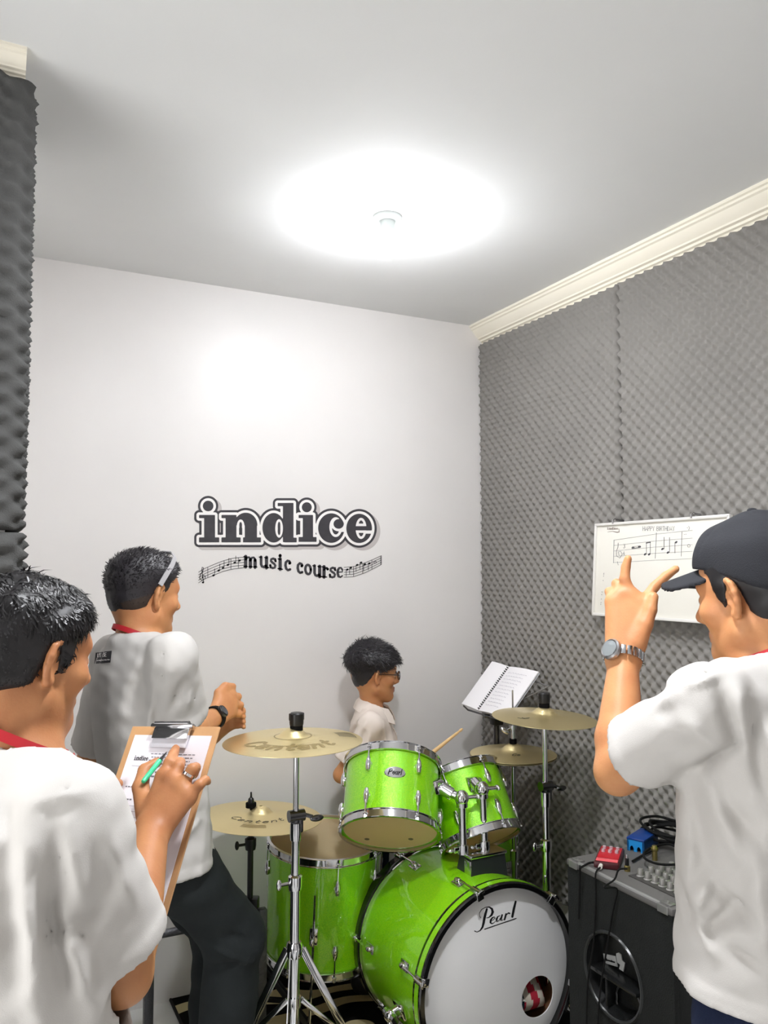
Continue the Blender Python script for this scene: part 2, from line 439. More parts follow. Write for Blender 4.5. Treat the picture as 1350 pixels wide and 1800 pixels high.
# ------------------------------------------------------------------ lamps
def ceiling_lamp(label, x, y, power):
    t = thing('ceiling_lamp', label, 'lamp', (x, y, ZC))
    G().lathe([(.0, 0), (.048, 0), (.048, -.008), (.044, -.014), (.026, -.017)], 28).obj('base_plate', mat('lamp_plastic', (214, 220, 218), .4), t)
    G().lathe([(.025, -.016), (.025, -.044), (.022, -.050), (.0, -.050)], 24).obj('socket', mat('lamp_plastic', (214, 220, 218), .4), t)
    G().lathe([(.013, -.050), (.016, -.060), (.028, -.080), (.033, -.094), (.0335, -.098)], 28, cap=False).obj('bulb_body', mat('bulb_body_glow', (247, 249, 253), .4, emit=7), t)
    G().lathe([(.033, -.097), (.034, -.106), (.031, -.118), (.022, -.129), (.010, -.134), (.0, -.135)], 28).obj('bulb_dome', mat('bulb_glow', (247, 249, 253), .4, emit=power), t)
    return t
lamp_p = at(681, 366, 2.635)
ceiling_lamp('small round ceiling lamp with a glowing white bulb over the drums', lamp_p[0], lamp_p[1], BULB)
fl = W(.12, 1.34, 0)
tf = thing('ceiling_fill_lamp', 'unseen flush round fill lamp in the ceiling over the front of the room', 'lamp', (fl[0], fl[1], ZC))  # unseen second lamp, made flush to keep its glow off the ceiling
G().lathe([(.088, 0), (.105, 0), (.105, -.006), (.098, -.010), (.088, -.010)], 40, closed=True).obj('trim_ring', M_white_paint, tf)
G().lathe([(0, -.006), (.088, -.006), (.088, -.002), (0, -.002)], 36).obj('diffuser', mat('fill_lamp_glow', (247, 249, 253), .5, emit=FILL), tf)

# ------------------------------------------------------------------ painted wall logo
def on_plane(O, N):
    O = np.asarray(O, float); N = np.asarray(N, float); E = np.array([0, 0, EYE])
    def f(px, py, lift=0.0):
        r = at(px, py, 1.0) - E
        return E + r * (((O + N * lift - E) @ N) / (r @ N))
    return f
wallB = on_plane((0, YB, 0), (0, -1, 0))
def u_box(x0, y0, x1, y1): return lambda X, Y: np.hypot(np.maximum(np.abs(X - (x0 + x1) / 2) - (x1 - x0) / 2, 0), np.maximum(np.abs(Y - (y0 + y1) / 2) - (y1 - y0) / 2, 0)) + np.minimum(np.maximum(np.abs(X - (x0 + x1) / 2) - (x1 - x0) / 2, np.abs(Y - (y0 + y1) / 2) - (y1 - y0) / 2), 0)
def u_ell(cx, cy, rx, ry):
    def f(X, Y):
        x, y = X - cx, Y - cy
        k0 = np.hypot(x / rx, y / ry); k1 = np.hypot(x / rx ** 2, y / ry ** 2) + 1e-9
        return k0 * (k0 - 1) / k1
    return f
def u_seg(ax, ay, bx, by, r):
    def f(X, Y):
        bxx, byy = bx - ax, by - ay
        t = np.clip(((X - ax) * bxx + (Y - ay) * byy) / (bxx ** 2 + byy ** 2), 0, 1)
        return np.hypot(X - ax - bxx * t, Y - ay - byy * t) - r
    return f
def logo_field(X, Y):
    mn = np.minimum; mx = np.maximum
    def un(*fs):
        d = fs[0](X, Y)
        for f in fs[1:]: d = mn(d, f(X, Y))
        return d
    D = un(u_ell(163, 140, 33, 33), u_box(138, 200, 206, 366), u_box(106, 196, 206, 216), u_box(106, 336, 232, 367))
    n = un(u_box(272, 200, 340, 366), u_box(246, 196, 340, 216), u_box(246, 336, 366, 367), u_box(392, 250, 468, 366), u_box(381, 336, 493, 367))
    arch = mx(mx(u_ell(398, 258, 72, 76)(X, Y), Y - 262), -u_ell(366, 268, 24, 44)(X, Y))
    D = mn(D, mn(n, arch))
    bowl = mx(u_ell(572, 276, 70, 92)(X, Y), -u_ell(606, 280, 24, 58)(X, Y))
    D = mn(D, mn(bowl, un(u_box(630, 124, 696, 366), u_box(597, 121, 696, 141), u_box(640, 338, 716, 367))))
    D = mn(D, un(u_ell(779, 148, 31, 31), u_box(754, 200, 818, 364), u_box(728, 196, 818, 216), u_box(728, 334, 840, 364)))
    c = mx(u_ell(932, 278, 82, 92)(X, Y), -u_ell(960, 272, 40, 62)(X, Y))
    c = mx(c, -mx(X * -1 + 962, mx(Y - 302, 246 - Y)))
    D = mn(D, mn(c, u_ell(978, 252, 32, 30)(X, Y)))
    e = mx(u_ell(1106, 280, 80, 91)(X, Y), -u_ell(1118, 280, 34, 66)(X, Y))
    e = mn(e, mx(u_box(1070, 266, 1184, 292)(X, Y), u_ell(1106, 280, 80, 91)(X, Y)))
    e = mx(e, -u_box(1106, 293, 1200, 313)(X, Y))
    return mn(D, e)
LU, LV = np.linspace(60, 1250, 341), np.linspace(66, 440, 108)
LX, LY = np.meshgrid(LU, LV)
LF = logo_field(LX, LY)
tl = thing('wall_logo', 'big dark grey painted music school lettering on the white back wall', 'sign', wallB(505, 1030))
inv = tl.matrix_world.inverted()
def wall_print(lift, sc=3.5526, ox=320, oy=850): return lambda u, v: np.array(inv @ Vector(wallB(ox + u / sc, oy + v / sc, lift)))
def field_obj(name, F, X, m, parent, us=None, vs=None, **kw):
    g = G(); fill_field(g, F, LU if us is None else us, LV if vs is None else vs, X); return g.obj(name, m, parent, smooth=0, **kw)
SH = logo_field(LX - 22, LY - 17) - 30
field_obj('offset_shade', SH, wall_print(.0006), M_ink_pale, tl, label='pale grey offset outline')
field_obj('dark_outline', LF - 30, wall_print(.0012), M_ink_grey, tl)
field_obj('white_outline', LF - 16, wall_print(.0018), M_white_paint, tl, label='white border band')
for x0, x1 in ((100, 237), (237, 497), (497, 720), (720, 845), (845, 1018), (1018, 1200)):
    field_obj('letter', np.where((LX >= x0) & (LX <= x1), LF, 9.0), wall_print(.0024), M_ink_grey, tl)
# small slab lettering under it, on a wavy baseline
BX = np.array([355, 490, 600, 680, 745, 860, 950, 1045.]); BY = np.array([145, 150, 161, 175, 190, 211, 221, 220.])
def base_y(x): return np.interp(x, BX, BY)
SLAB = {
 'm': (1.2, [([(.16, 0), (.16, 1)], .24), ([(.16, .7), (.3, .9), (.45, .93), (.56, .8), (.58, .6)], .15), ([(.58, .7), (.58, 0)], .24), ([(.58, .7), (.72, .9), (.87, .93), (.98, .8), (1.0, .6)], .15), ([(1., .7), (1., 0)], .24), ([(0, .96), (.16, .96)], .09), ([(0, .04), (.32, .04)], .09), ([(.44, .04), (.74, .04)], .09), ([(.86, .04), (1.16, .04)], .09)]),
 'u': (.86, [([(.18, 1), (.18, .3), (.26, .1), (.42, .06), (.6, .2)], .2), ([(.66, 1), (.66, 0)], .24), ([(.02, .96), (.2, .96)], .09), ([(.5, .96), (.66, .96)], .09), ([(.66, .04), (.84, .04)], .09)]),
 's': (.7, [([(.56, .72), (.5, .9), (.34, .95), (.16, .86), (.14, .7), (.26, .58), (.44, .46), (.54, .3), (.48, .1), (.3, .04), (.12, .12), (.08, .3)], .17), ([(.57, .95), (.57, .7)], .09), ([(.08, .32), (.08, .04)], .09)]),
 'i': (.46, [([(.22, 1), (.22, 0)], .24), ([(.04, .96), (.22, .96)], .09), ([(.03, .04), (.42, .04)], .09), ([(.22, 1.27), (.22, 1.31)], .24)]),
 'c': (.66, [([(.54, .78), (.46, .92), (.32, .94), (.16, .75), (.13, .45), (.2, .16), (.36, .05), (.54, .16)], .19), ([(.5, .72), (.52, .74)], .2)]),
 'o': (.76, [(arc((.37, .5), .25, 0, 370, 20, .44), .18)]),
 'r': (.68, [([(.2, 1), (.2, 0)], .24), ([(.2, .66), (.34, .88), (.48, .9)], .14), ([(.52, .8), (.54, .8)], .2), ([(.02, .96), (.2, .96)], .09), ([(.02, .04), (.42, .04)], .09)]),
 'e': (.7, [([(.12, .52), (.56, .54), (.56, .75), (.42, .94), (.26, .92), (.13, .7), (.12, .4), (.2, .12), (.38, .05), (.56, .18)], [.09, .09, .14, .14, .16, .19, .19, .19, .14, .1])]),
}
def slab_text(g, spots, X):
    for ch, x0, x1 in spots:
        adv, st = SLAB[ch]; sx = (x1 - x0) / adv; H = 74
        xm = (x0 + x1) / 2; slope = (base_y(xm + 20) - base_y(xm - 20)) / 40
        for p, w in st:
            p = np.array(p, float)
            q = np.c_[x0 + p[:, 0] * sx, base_y(xm) + slope * (x0 + p[:, 0] * sx - xm) - p[:, 1] * H]
            ribbon(g, q, np.asarray(w) * 96, X)
XM = wall_print(.0012, 3.97, 340, 960)
SPOTS = [('m', 352, 446), ('u', 458, 526), ('s', 530, 584), ('i', 588, 624), ('c', 632, 684), ('c', 718, 768), ('o', 772, 830), ('u', 832, 896), ('r', 896, 948), ('s', 946, 1000), ('e', 998, 1050)]
for sp in SPOTS:
    g = G(); slab_text(g, [sp], XM); g.obj('small_letter', M_ink_grey, tl, smooth=0)
def staff(name, tx, ty, by, notes, bars, extra=None):
    g = G(); tx = np.array(tx, float); ty = np.array(ty, float); by = np.array(by, float)
    xs = np.linspace(tx[0], tx[-1], 18)
    Y = lambda x, k: np.interp(x, tx, ty) * (1 - k) + np.interp(x, tx, by) * k
    for k in np.linspace(0, 1, 5): ribbon(g, np.c_[xs, Y(xs, k)], 3.2, XM, caps=False)
    for x in bars: ribbon(g, [(x, Y(x, 0)), (x, Y(x, 1))], 3.4, XM, caps=False)
    for x, k, s, fill in notes:
        y = Y(x, k)
        if fill: disc(g, (x, y), 9.5, 7, XM, 12, -.4)
        else: ribbon(g, arc((x, y), 9, 0, 360, 14, 7), 4, XM)
        if s: ribbon(g, [(x + (8 if s > 0 else -8), y), (x + (8 if s > 0 else -8), y - 46 * s)], 3.6, XM)
    if extra: extra(g)
    g.obj(name, M_ink, tl, smooth=0)
def clef(g):
    ribbon(g, [(66, 255), (72, 250), (66, 215), (58, 165), (62, 146), (70, 150), (66, 175), (48, 200), (44, 225), (58, 238), (80, 228), (84, 210), (70, 204), (60, 214), (64, 224)], 5, XM)
    disc(g, (67, 253), 8, 7, XM)
staff('left_staff', (35, 80, 150, 200, 270, 355), (182, 155, 125, 105, 85, 76), (257, 228, 200, 178, 160, 150),
      [(140, 1.0, 1, 1), (176, .75, 1, 1), (206, .65, 1, 1), (240, .5, 1, 1), (288, .42, 1, 1), (322, .28, -1, 1)], [100, 262, 314], clef)
staff('right_staff', (1050, 1120, 1200, 1250, 1312), (148, 143, 115, 95, 66), (217, 213, 185, 160, 128),
      [(1074, .25, -1, 1), (1098, .1, -1, 1), (1143, -.05, -1, 1), (1170, -.15, -1, 1), (1196, .15, -1, 1), (1228, .25, -1, 1), (1268, .4, 0, 0)], [1118, 1182, 1246, 1306, 1312])

# ------------------------------------------------------------------ whiteboard on the foam
wb_tl, wb_bl = at(1060, 921, 3.09), at(1047, 1081, 3.095)
wb_tl[0] = XR - .062; wb_bl[0] = XR - .085
ux = np.array([0, -1.0, 0]); 
up = wb_tl - wb_bl; up[1] = 0; hB = np.linalg.norm(up); up /= hB
nB = np.cross(ux, up)
tw = thing('whiteboard', 'whiteboard with a hand-drawn music staff hung on the foam wall', 'whiteboard', tuple(wb_bl))
Rb = np.c_[ux, up, nB]
tw.matrix_world = Matrix.Translation(Vector(wb_bl)) @ Matrix(Rb.tolist()).to_4x4()
wW, wH = .62, hB
G().box((wW / 2, wH / 2, -.007), (wW, wH, .010), bev=.001).obj('panel', mat('whiteboard_enamel', (228, 225, 216), .25, spec=.5), tw)
gF = G()
for c, s in (((wW / 2, .004, 0), (wW, .010, .012)), ((wW / 2, wH - .004, 0), (wW, .010, .012)), ((.004, wH / 2, 0), (.010, wH, .012)), ((wW - .004, wH / 2, 0), (.010, wH, .012))): gF.box(c, s, bev=.002)
gF.obj('frame', mat('white_aluminium', (228, 226, 222), .3, .2), tw)
for u in (.10, .47):
    G().tube([(u, wH - .004, .006), (u, wH + .010, .006), (u, wH + .016, .0), (u, wH + .012, -.012), (u, wH + .012, -.05)], .0035, 8).obj('hook', M_chrome, tw)
onB = on_plane(wb_bl, nB); invB = tw.matrix_world.inverted()
XB = lambda u, v: np.array(invB @ Vector(onB(1040 + u / 6.43, 900 + v / 6.43, -.0012)))
g = G()
STF = [((252, 318), (1010, 215)), ((252, 378), (1010, 303)), ((252, 440), (1010, 376)), ((252, 502), (1010, 452)), ((245, 572), (1010, 535))]
for (x0, y0), (x1, y1) in STF: ribbon(g, [(x0, y0), (720, y0 + (y1 - y0) * .62 - 4), (x1 + 130, y1 - 8)], 3.2, XB, caps=False)
for p in ([(252, 318), (246, 575)], [(732, 235), (718, 525)], [(1020, 225), (1012, 500)]): ribbon(g, p, 5, XB)
g.obj('staff_drawing', M_pencil, tw, smooth=0)
g = G()
M_marker = mat('marker_dark', (84, 84, 88), .7)
def note(x, y, dx, up_):
    g = G(); disc(g, (x, y), 17, 11, XB, 12, -.7); ribbon(g, [(x + dx, y), (x + dx, y - up_)], 5, XB); g.obj('note_drawing', M_marker, tw, smooth=0)
note(604, 478, 14, 128); note(650, 478, 12, 136); ribbon(g, [(618, 350), (662, 342)], 12, XB); g.obj('note_beam', M_marker, tw, smooth=0); g = G()
note(800, 418, 18, 134); note(862, 458, 18, 170); note(955, 342, -14, -122)
for c in ((468, 404), (540, 392)): disc(g, c, 18, 12, XB, 10)
ribbon(g, [(455, 412), (550, 400)], 8, XB); ribbon(g, [(458, 394), (550, 382)], 4, XB); g.obj('rest_drawing', M_marker, tw, smooth=0); g = G()
ribbon(g, [(300, 350), (296, 400), (280, 440), (282, 500), (318, 520), (345, 480), (330, 445), (300, 450), (310, 490)], 5, XB)
ribbon(g, [(290, 560), (300, 600)], 4, XB); ribbon(g, arc((1098, 382), 16, 0, 360, 12), 4, XB)
for c in ((1048, 254), (1066, 252)): disc(g, c, 4, 4, XB, 6)
for y in (690, 700, 720, 770, 900, 930, 980, 1020, 1040): ribbon(g, [(138 - (y - 690) * .1, y), (138 - (y - 690) * .1, y + 8)], 5, XB)
XBu = lambda u, v: XB(u, -v)
write(g, '3', XBu, 358, -408, 44, 5); write(g, '4', XBu, 352, -486, 40, 5)
g.obj('clef_and_marks', M_marker, tw, smooth=0, kind='stuff')
g = G(); ue = write(g, 'HAPPY', XBu, 578, -212, 50, 4.5, stretch=.76); g.obj('title_word', M_pencil, tw, smooth=0)
g = G(); write(g, 'BIRTHDAY', XBu, ue + 22, -212, 50, 4.5, stretch=.76); g.obj('title_word', M_pencil, tw, smooth=0); g = G()
ribbon(g, [(1080, 175), (1084, 180)], 6, XB); ribbon(g, [(1096, 160), (1106, 182), (1096, 204)], 5, XB)
g.obj('small_mark', M_pencil, tw, smooth=0, kind='stuff')
# school logo printed in the corner of the board
def small_logo(parent, X, u0, v0, w, m=M_ink):
    s = w / 1115.0
    us, vs = np.linspace(100, 1195, 150), np.linspace(105, 372, 37)
    F = logo_field(*np.meshgrid(us, vs)); g = G()
    fill_field(g, F, us, vs, lambda u, v: X(u0 + (u - 100) * s, v0 + (v - 105) * s)); return g.obj('printed_logo', m, parent, smooth=0)
small_logo(tw, XB, 174, 170, 128, mat('print_brown', (120, 104, 98), .7))
g = G(); ribbon(g, [(180, 226), (235, 218), (290, 230), (310, 224)], [3, 5, 10, 8], XB); ribbon(g, [(308, 190), (312, 228)], 6, XB); g.obj('logo_wave', mat('print_brown', (120, 104, 98), .7), tw, smooth=0)
# ------------------------------------------------------------------ drum kit
def lug_mesh(name, r, half, hoop_z, m=None):
    """teardrop lug with a tension rod up to the hoop; made at angle 0, the near hoop in +z"""
    g = G()
    prof = [(.0, -.030), (.007, -.027), (.0105, -.016), (.0115, -.004), (.0095, .010), (.006, .020), (.0045, .024)]
    g.lathe(prof, 12)
    g.v = [(x * 1.0 + r + .006, y * .95, z + half) for x, y, z in g.v]
    g.cyl((r + .008, 0, half + .02), (r + .008, 0, hoop_z + .006), .0030, n=8)
    g.cyl((r + .008, 0, hoop_z + .004), (r + .008, 0, hoop_z + .014), .0052, n=6)
    g.box((r + .006, 0, hoop_z - .001), (.014, .014, .006), bev=.001)
    g.cyl((r - .004, 0, half - .004), (r + .004, 0, half - .004), .012, n=12)
    me_o = g.obj(name, m or M_chrome); return me_o
def steel_hoop(r, z, h=.030):
    w = .0045
    s = 1 if z > 0 else -1
    return [(r, z - s * h * .55), (r + w, z - s * h * .55), (r + w + .004, z - s * h * .50), (r + w + .004, z - s * h * .44), (r + w * .6, z - s * h * .40), (r + w * .6, z + s * h * .36), (r + w + .003, z + s * h * .42), (r + w + .002, z + s * h * .47), (r - .003, z + s * h * .46), (r - .003, z - s * h * .1)]
def drum(name, label, center, axis, xref, r, L, n, rot, lugs=True, group=None, front_lugs=None):
    """shell drum with two steel hoops; local z = drum axis"""
    R = frame(axis, xref)
    t = thing(name, label, 'drum', tuple(center), R, group)
    h = L / 2
    G().lathe([(r - .006, -h), (r, -h), (r, h), (r - .006, h)], 56, closed=True).obj('shell', [M_green, M_shell_inside], t)
    shd = t.children[0].data; shd.polygons.foreach_set('material_index', [1 if abs(math.hypot(q.center[0], q.center[1]) - (r - .006)) < .002 else 0 for q in shd.polygons])
    G().lathe([(.0, h + .003), (r - .008, h + .003), (r - .001, h - .004)], 48).obj('top_head', M_head_cream, t)
    G().lathe([(.0, -h - .003), (r - .008, -h - .003), (r - .001, -h + .004)], 48).obj('bottom_head', M_head_cream, t)
    G().lathe(steel_hoop(r + .003, h), 56, closed=True).obj('top_hoop', M_chrome, t)
    G().lathe(steel_hoop(r + .003, -h), 56, closed=True).obj('bottom_hoop', M_chrome, t)
    lug = lug_mesh('lug', r, h * .50 if L < .3 else h - .085, h)
    me = lug.data; bpy.data.objects.remove(lug)
    for k in range(n):
        for s in (0, 1):
            o = link('lug', me, t)
            o.rotation_euler = (0, 0, rot + 2 * math.pi * k / n) if s == 0 else (math.pi, 0, rot + 2 * math.pi * k / n)
    return t
def tilt_axis(px, py, d, away, lean):
    """axis leaning away from the camera spot and towards its right hand (degrees)"""
    p = at(px, py, d); v = p[:2] / np.linalg.norm(p[:2])
    f = np.array([v[0], v[1], 0]); s = np.array([v[1], -v[0], 0])
    ax = np.array([0, 0, 1.0]) + f * math.tan(math.radians(away)) + s * math.tan(math.radians(lean))
    return ax / np.linalg.norm(ax), s, f

# rack toms
ax, s, f = tilt_axis(688, 1400, 2.93, 37, 3)
tom1 = drum('rack_tom', 'lime green rack tom with a round badge, on the left above the bass drum', at(688, 1402, 2.93), ax, s, .166, .235, 6, math.radians(-90 - 28), group=None)
badge = G(); badge.lathe([(0, .003), (.034, .003), (.037, .0)], 24)
badge.v = [(x, y * .55, z) for x, y, z in badge.v]
def curved(o, r, ang, zc):
    """bends a flat child (x along the girth, y along the axis) on to a shell"""
    for v in o.data.vertices:
        a = ang + v.co.x / r; rr = r + v.co.z
        v.co = (rr * math.cos(a), rr * math.sin(a), zc + v.co.y)
BA = math.radians(-90 + 4)
b = badge.obj('badge', M_chrome, tom1); curved(b, .166, BA, .022)
g = G(); Xb = lambda u, v: np.array([u * .00105, v * .00105, .0038])
ribbon(g, [(-22, -9), (-17, 8), (-10, 10), (-9, 4), (-17, 1)], 3.2, Xb); write(g, 'e', Xb, -8, -8, 17, 2.6)
for q in ([(4, 1), (-1, -4), (2, -8), (7, -5)], [(8, 2), (7, -8)], [(12, 2), (11, -8)], [(12, -2), (17, 2)], [(22, 11), (19, -8)]): ribbon(g, q, 2.8, Xb)
o = g.obj('badge_lettering', M_ink, tom1, smooth=0); curved(o, .166, BA, .022)
for px in (645, 722):
    p = np.array(tom1.matrix_world.inverted() @ Vector(on_plane(np.array(tom1.matrix_world @ Vector((0, 0, -.1215))), -ax)(px, 1475)))
    G().lathe([(0, -.0012), (.0085, -.0012), (.009, 0)], 14, c=(p[0], p[1], -.1212)).obj('felt_dot', mat('grey_felt', (120, 108, 88), .9), tom1)
ax2, s2, f2 = tilt_axis(836, 1408, 3.06, 29, -21)
tom2 = drum('rack_tom', 'lime green rack tom leaning left, behind the two chrome posts', at(827, 1417, 3.06), ax2, s2, .144, .235, 6, math.radians(-90 + 34))

# floor tom
ax3, s3, f3 = tilt_axis(570, 1560, 3.14, -4, 2)
ftc = at(569, 1569, 3.14)
ftom = drum('floor_tom', 'large lime green floor tom under the low cymbal', ftc, ax3, s3, .209, .400, 8, math.radians(-90 + 12))
for k in range(3):
    a = math.radians(-90 - 8 + 120 * k); p = np.array([math.cos(a), math.sin(a), 0])
    g = G(); zb = -ftc[2] + .02
    g.tube([p * .235 + [0, 0, .10], p * .235 + [0, 0, -.20], p * .241 + [0, 0, -.235], p * .254 + [0, 0, zb + .03], p * .254 + [0, 0, zb]], .0048, 8)
    leg = g.obj('leg', M_chrome, ftom)
    R = frame((0, 0, 1), p)
    G().box(p * .224 + [0, 0, -.045], (.026, .03, .06), R, bev=.004).cyl(p * .241 + [0, 0, -.045], p * .271 + [0, 0, -.045], .004, n=8).box(p * .274 + [0, 0, -.045], (.005, .012, .026), R, bev=.002).obj('leg_bracket', M_chrome, leg)
    G().lathe([(0, 0), (.013, 0), (.013, .03), (.006, .036)], 12, c=p * .254 + np.array([0, 0, zb - .016])).obj('rubber_foot', M_rubber, leg)

# snare behind the toms
ax4, s4, f4 = tilt_axis(826, 1478, 3.40, 4, 0)
snare = drum('snare_drum', 'lime green snare drum half hidden behind the right rack tom', at(832, 1474, 3.40), ax4, s4, .178, .13, 8, math.radians(-90 + 24))
sp = at(832, 1474, 3.40)
tsn = thing('snare_stand', 'black snare stand behind the bass drum', 'stand', (sp[0], sp[1], 0))
G().cyl((0, 0, .12), (0, 0, sp[2] - .10), .012).obj('pole', M_black_metal, tsn)
for k in range(3):
    a = math.radians(20 + 120 * k); p = np.array([math.cos(a), math.sin(a), 0])
    G().tube([p * .012 + [0, 0, .30], p * .20 + [0, 0, .012]], .008, 8).obj('leg', M_black_metal, tsn)
    G().tube([[0, 0, sp[2] - .11], p * .185 + [0, 0, sp[2] - .092], p * .208 + [0, 0, sp[2] - .085], p * .208 + [0, 0, sp[2] - .062]], .007, 8).obj('basket_arm', M_black_metal, tsn)

# bass drum
BR, BL = .297, .40
bf = np.array([0.365, 2.75]); bdir = np.array([math.sin(math.radians(28)), -math.cos(math.radians(28))])
bc = bf - bdir * (BL / 2)
bax = cdir(*bdir); bup = np.array([0, 0, 1.0])
RB = np.c_[bup, np.cross(bax, bup), bax]               # local x = up, y = side, z = towards the front head
bcen = W(bc[0], bc[1], .321)
bass = thing('bass_drum', 'lime green bass drum with a white logo head', 'drum', tuple(bcen), RB)
invD = bass.matrix_world.inverted(); h = BL / 2
G().lathe([(BR - .007, -h), (BR, -h), (BR, h), (BR - .007, h)], 72, closed=True).obj('shell', [M_green, mat('raw_wood_inside', (112, 78, 52), .7, var=.12, vscale=14)], bass)
sh = bass.children[0].data
sh.polygons.foreach_set('material_index', [1 if (abs(math.hypot(p.center[0], p.center[1]) - (BR - .007)) < .002) else 0 for p in sh.polygons])
M_hoop_black = mat('hoop_black_lacquer', (14, 14, 15), .15, coat=.6)
for nm, s_ in (('front_hoop', 1), ('back_hoop', -1)):
    z0, z1 = s_ * (h - .012), s_ * (h + .034)
    ri, ro = BR - .004, BR + .012
    hp = G().lathe([(ri, z0), (ro - .002, z0), (ro, z0 + s_ * .003), (ro, z1 - s_ * .004), (ro - .004, z1), (ri - .002, z1), (ri - .004, z1 - s_ * .004)], 80, closed=True).obj(nm, M_hoop_black, bass)
    G().lathe([(ro - .001, z0 + s_ * .012), (ro + .0008, z0 + s_ * .012), (ro + .0008, z1 - s_ * .012), (ro - .001, z1 - s_ * .012)], 80, closed=True).obj('inlay', M_green if s_ > 0 else M_hoop_black, hp)
    G().lathe([(BR - .001, z0 - s_ * .006), (BR + .007, z0 - s_ * .006), (BR + .008, z0 - s_ * .001), (BR - .001, z0 - s_ * .001)], 80, closed=True).obj('head_ring', M_chrome, hp)
# front head with its port hole
headP = on_plane(np.array(bass.matrix_world @ Vector((0, 0, h + .006))), bax)
loc = lambda p: np.array(invD @ Vector(p))
hc = loc(headP(945, 1752))
rp = .066; n = 72; a = np.arange(n) * 2 * math.pi / n
ro = BR - .001
outer = np.c_[ro * np.cos(a), ro * np.sin(a), np.full(n, h + .002)]
inner = np.c_[hc[0] + rp * np.cos(a), hc[1] + rp * np.sin(a), np.full(n, h + .006)]
rim = inner.copy(); rim[:, 2] -= .004
sh2 = outer * np.array([.972, .972, 1]); sh2[:, 2] = h + .006
G().add(np.r_[outer, sh2, inner, rim], [(k * n + i, k * n + (i + 1) % n, (k + 1) * n + (i + 1) % n, (k + 1) * n + i) for k in range(3) for i in range(n)]).obj('front_head', M_head_white, bass, smooth=30)
G().lathe([(.0, -h - .004), (BR - .008, -h - .004), (BR - .001, -h)], 56).obj('back_head', M_head_cream, bass)
g = G(); XH = lambda u, v: loc(headP(820 + u / 7.5, 1560 + v / 7.5, .0006))
ribbon(g, [(268, 285), (250, 350), (235, 410), (225, 470), (210, 525), (180, 568), (140, 588), (108, 575)], [26, 32, 34, 32, 26, 15, 10, 14], XH)
ribbon(g, [(186, 400), (172, 370), (172, 335), (200, 290), (250, 262), (300, 258), (335, 282), (346, 322), (330, 365), (295, 395), (262, 402)], [7, 7, 8, 9, 10, 18, 30, 34, 28, 14, 7], XH)
ribbon(g, [(318, 448), (350, 430), (376, 402), (368, 388), (342, 398), (320, 430), (316, 465), (335, 478), (362, 466), (388, 440)], [7, 8, 12, 12, 18, 26, 26, 16, 9, 6], XH)
ribbon(g, [(440, 372), (412, 385), (396, 420), (402, 448), (425, 440), (448, 400)], [10, 16, 26, 22, 10, 8], XH)
ribbon(g, [(470, 362), (458, 405), (452, 432), (468, 436), (486, 418)], [22, 24, 20, 10, 6], XH)
ribbon(g, [(522, 348), (512, 385), (502, 424)], [22, 24, 22], XH); ribbon(g, [(512, 392), (532, 355), (552, 336), (568, 342)], [6, 9, 18, 20], XH)
ribbon(g, [(648, 186), (625, 280), (604, 386)], [26, 32, 30], XH)
ribbon(g, [(240, 550), (655, 408)], 13, XH)
g.obj('script_lettering', M_ink, bass, smooth=0)
# lugs, claws and rods
CL = [math.radians(x) for x in (17, 77, 137, 197, 257, 317)]
def bass_lug(s_):
    g = G(); z = s_ * (h - .085)
    g.box((BR + .004, 0, z), (.008, .03, .05), bev=.003)
    g.ell((BR + .012, 0, z), (.011, .011, .018))
    g.cyl((BR + .017, 0, z + s_ * .012), (BR + .017, 0, s_ * (h + .030)), .0035, n=8)
    return g
def claw_mesh(s_):
    g = G(); z = s_ * (h + .036)
    g.box((BR + .014, 0, z - s_ * .016), (.012, .024, .040), bev=.003)
    g.box((BR + .004, 0, z + s_ * .003), (.030, .026, .006), bev=.002)
    g.box((BR - .010, 0, z - s_ * .003), (.006, .020, .012), bev=.002)
    g.cyl((BR + .020, 0, z - s_ * .03), (BR + .020, 0, z + s_ * .014), .006, n=8)
    g.box((BR + .020, 0, z + s_ * .016), (.008, .026, .006), bev=.002)
    return g
for s_ in (1, -1):
    lo = bass_lug(s_).obj('lug', M_chrome, bass); co = claw_mesh(s_).obj('claw_hook', M_chrome, lo)
    for k, aa in enumerate(CL):
        # local x is up, +y is the side seen on the left of the head
        ang = aa if s_ > 0 else aa + .12
        if k == 0: l2, c2 = lo, co
        else:
            l2 = lo.copy(); COL.objects.link(l2); c2 = co.copy(); COL.objects.link(c2); c2.parent = l2
        l2.rotation_euler = (0, 0, ang)
# spurs
for sd in (1, -1):
    aa = math.radians(sd * 106); q = np.array([math.cos(aa), math.sin(aa), 0])
    g = G(); base = q * (BR + .012) + np.array([0, 0, h - .12])
    g.box(q * (BR + .006) + [0, 0, h - .12], (.014, .05, .06), frame((0, 0, 1), q), bev=.004)
    g.cyl(base - q * .004, base + q * .03, .020, n=16).ell(base + q * .03, (.022, .022, .022)).cyl(base + q * .03 + [0, 0, -.03], base + q * .03 + [0, 0, .034], .014, n=12)
    spur = g.obj('spur', M_chrome, bass)
    foot = np.array([-.321 + .012, q[1] * (BR + .11), h - .02])
    G().tube([base + q * .03, base * .3 + foot * .7 + q * .02, foot], [.009, .009, .006], 10).obj('spur_leg', M_chrome, spur)
    G().lathe([(0, -.012), (.010, -.010), (.012, .012), (0, .018)], 10, c=foot).obj('rubber_tip', M_rubber, spur)
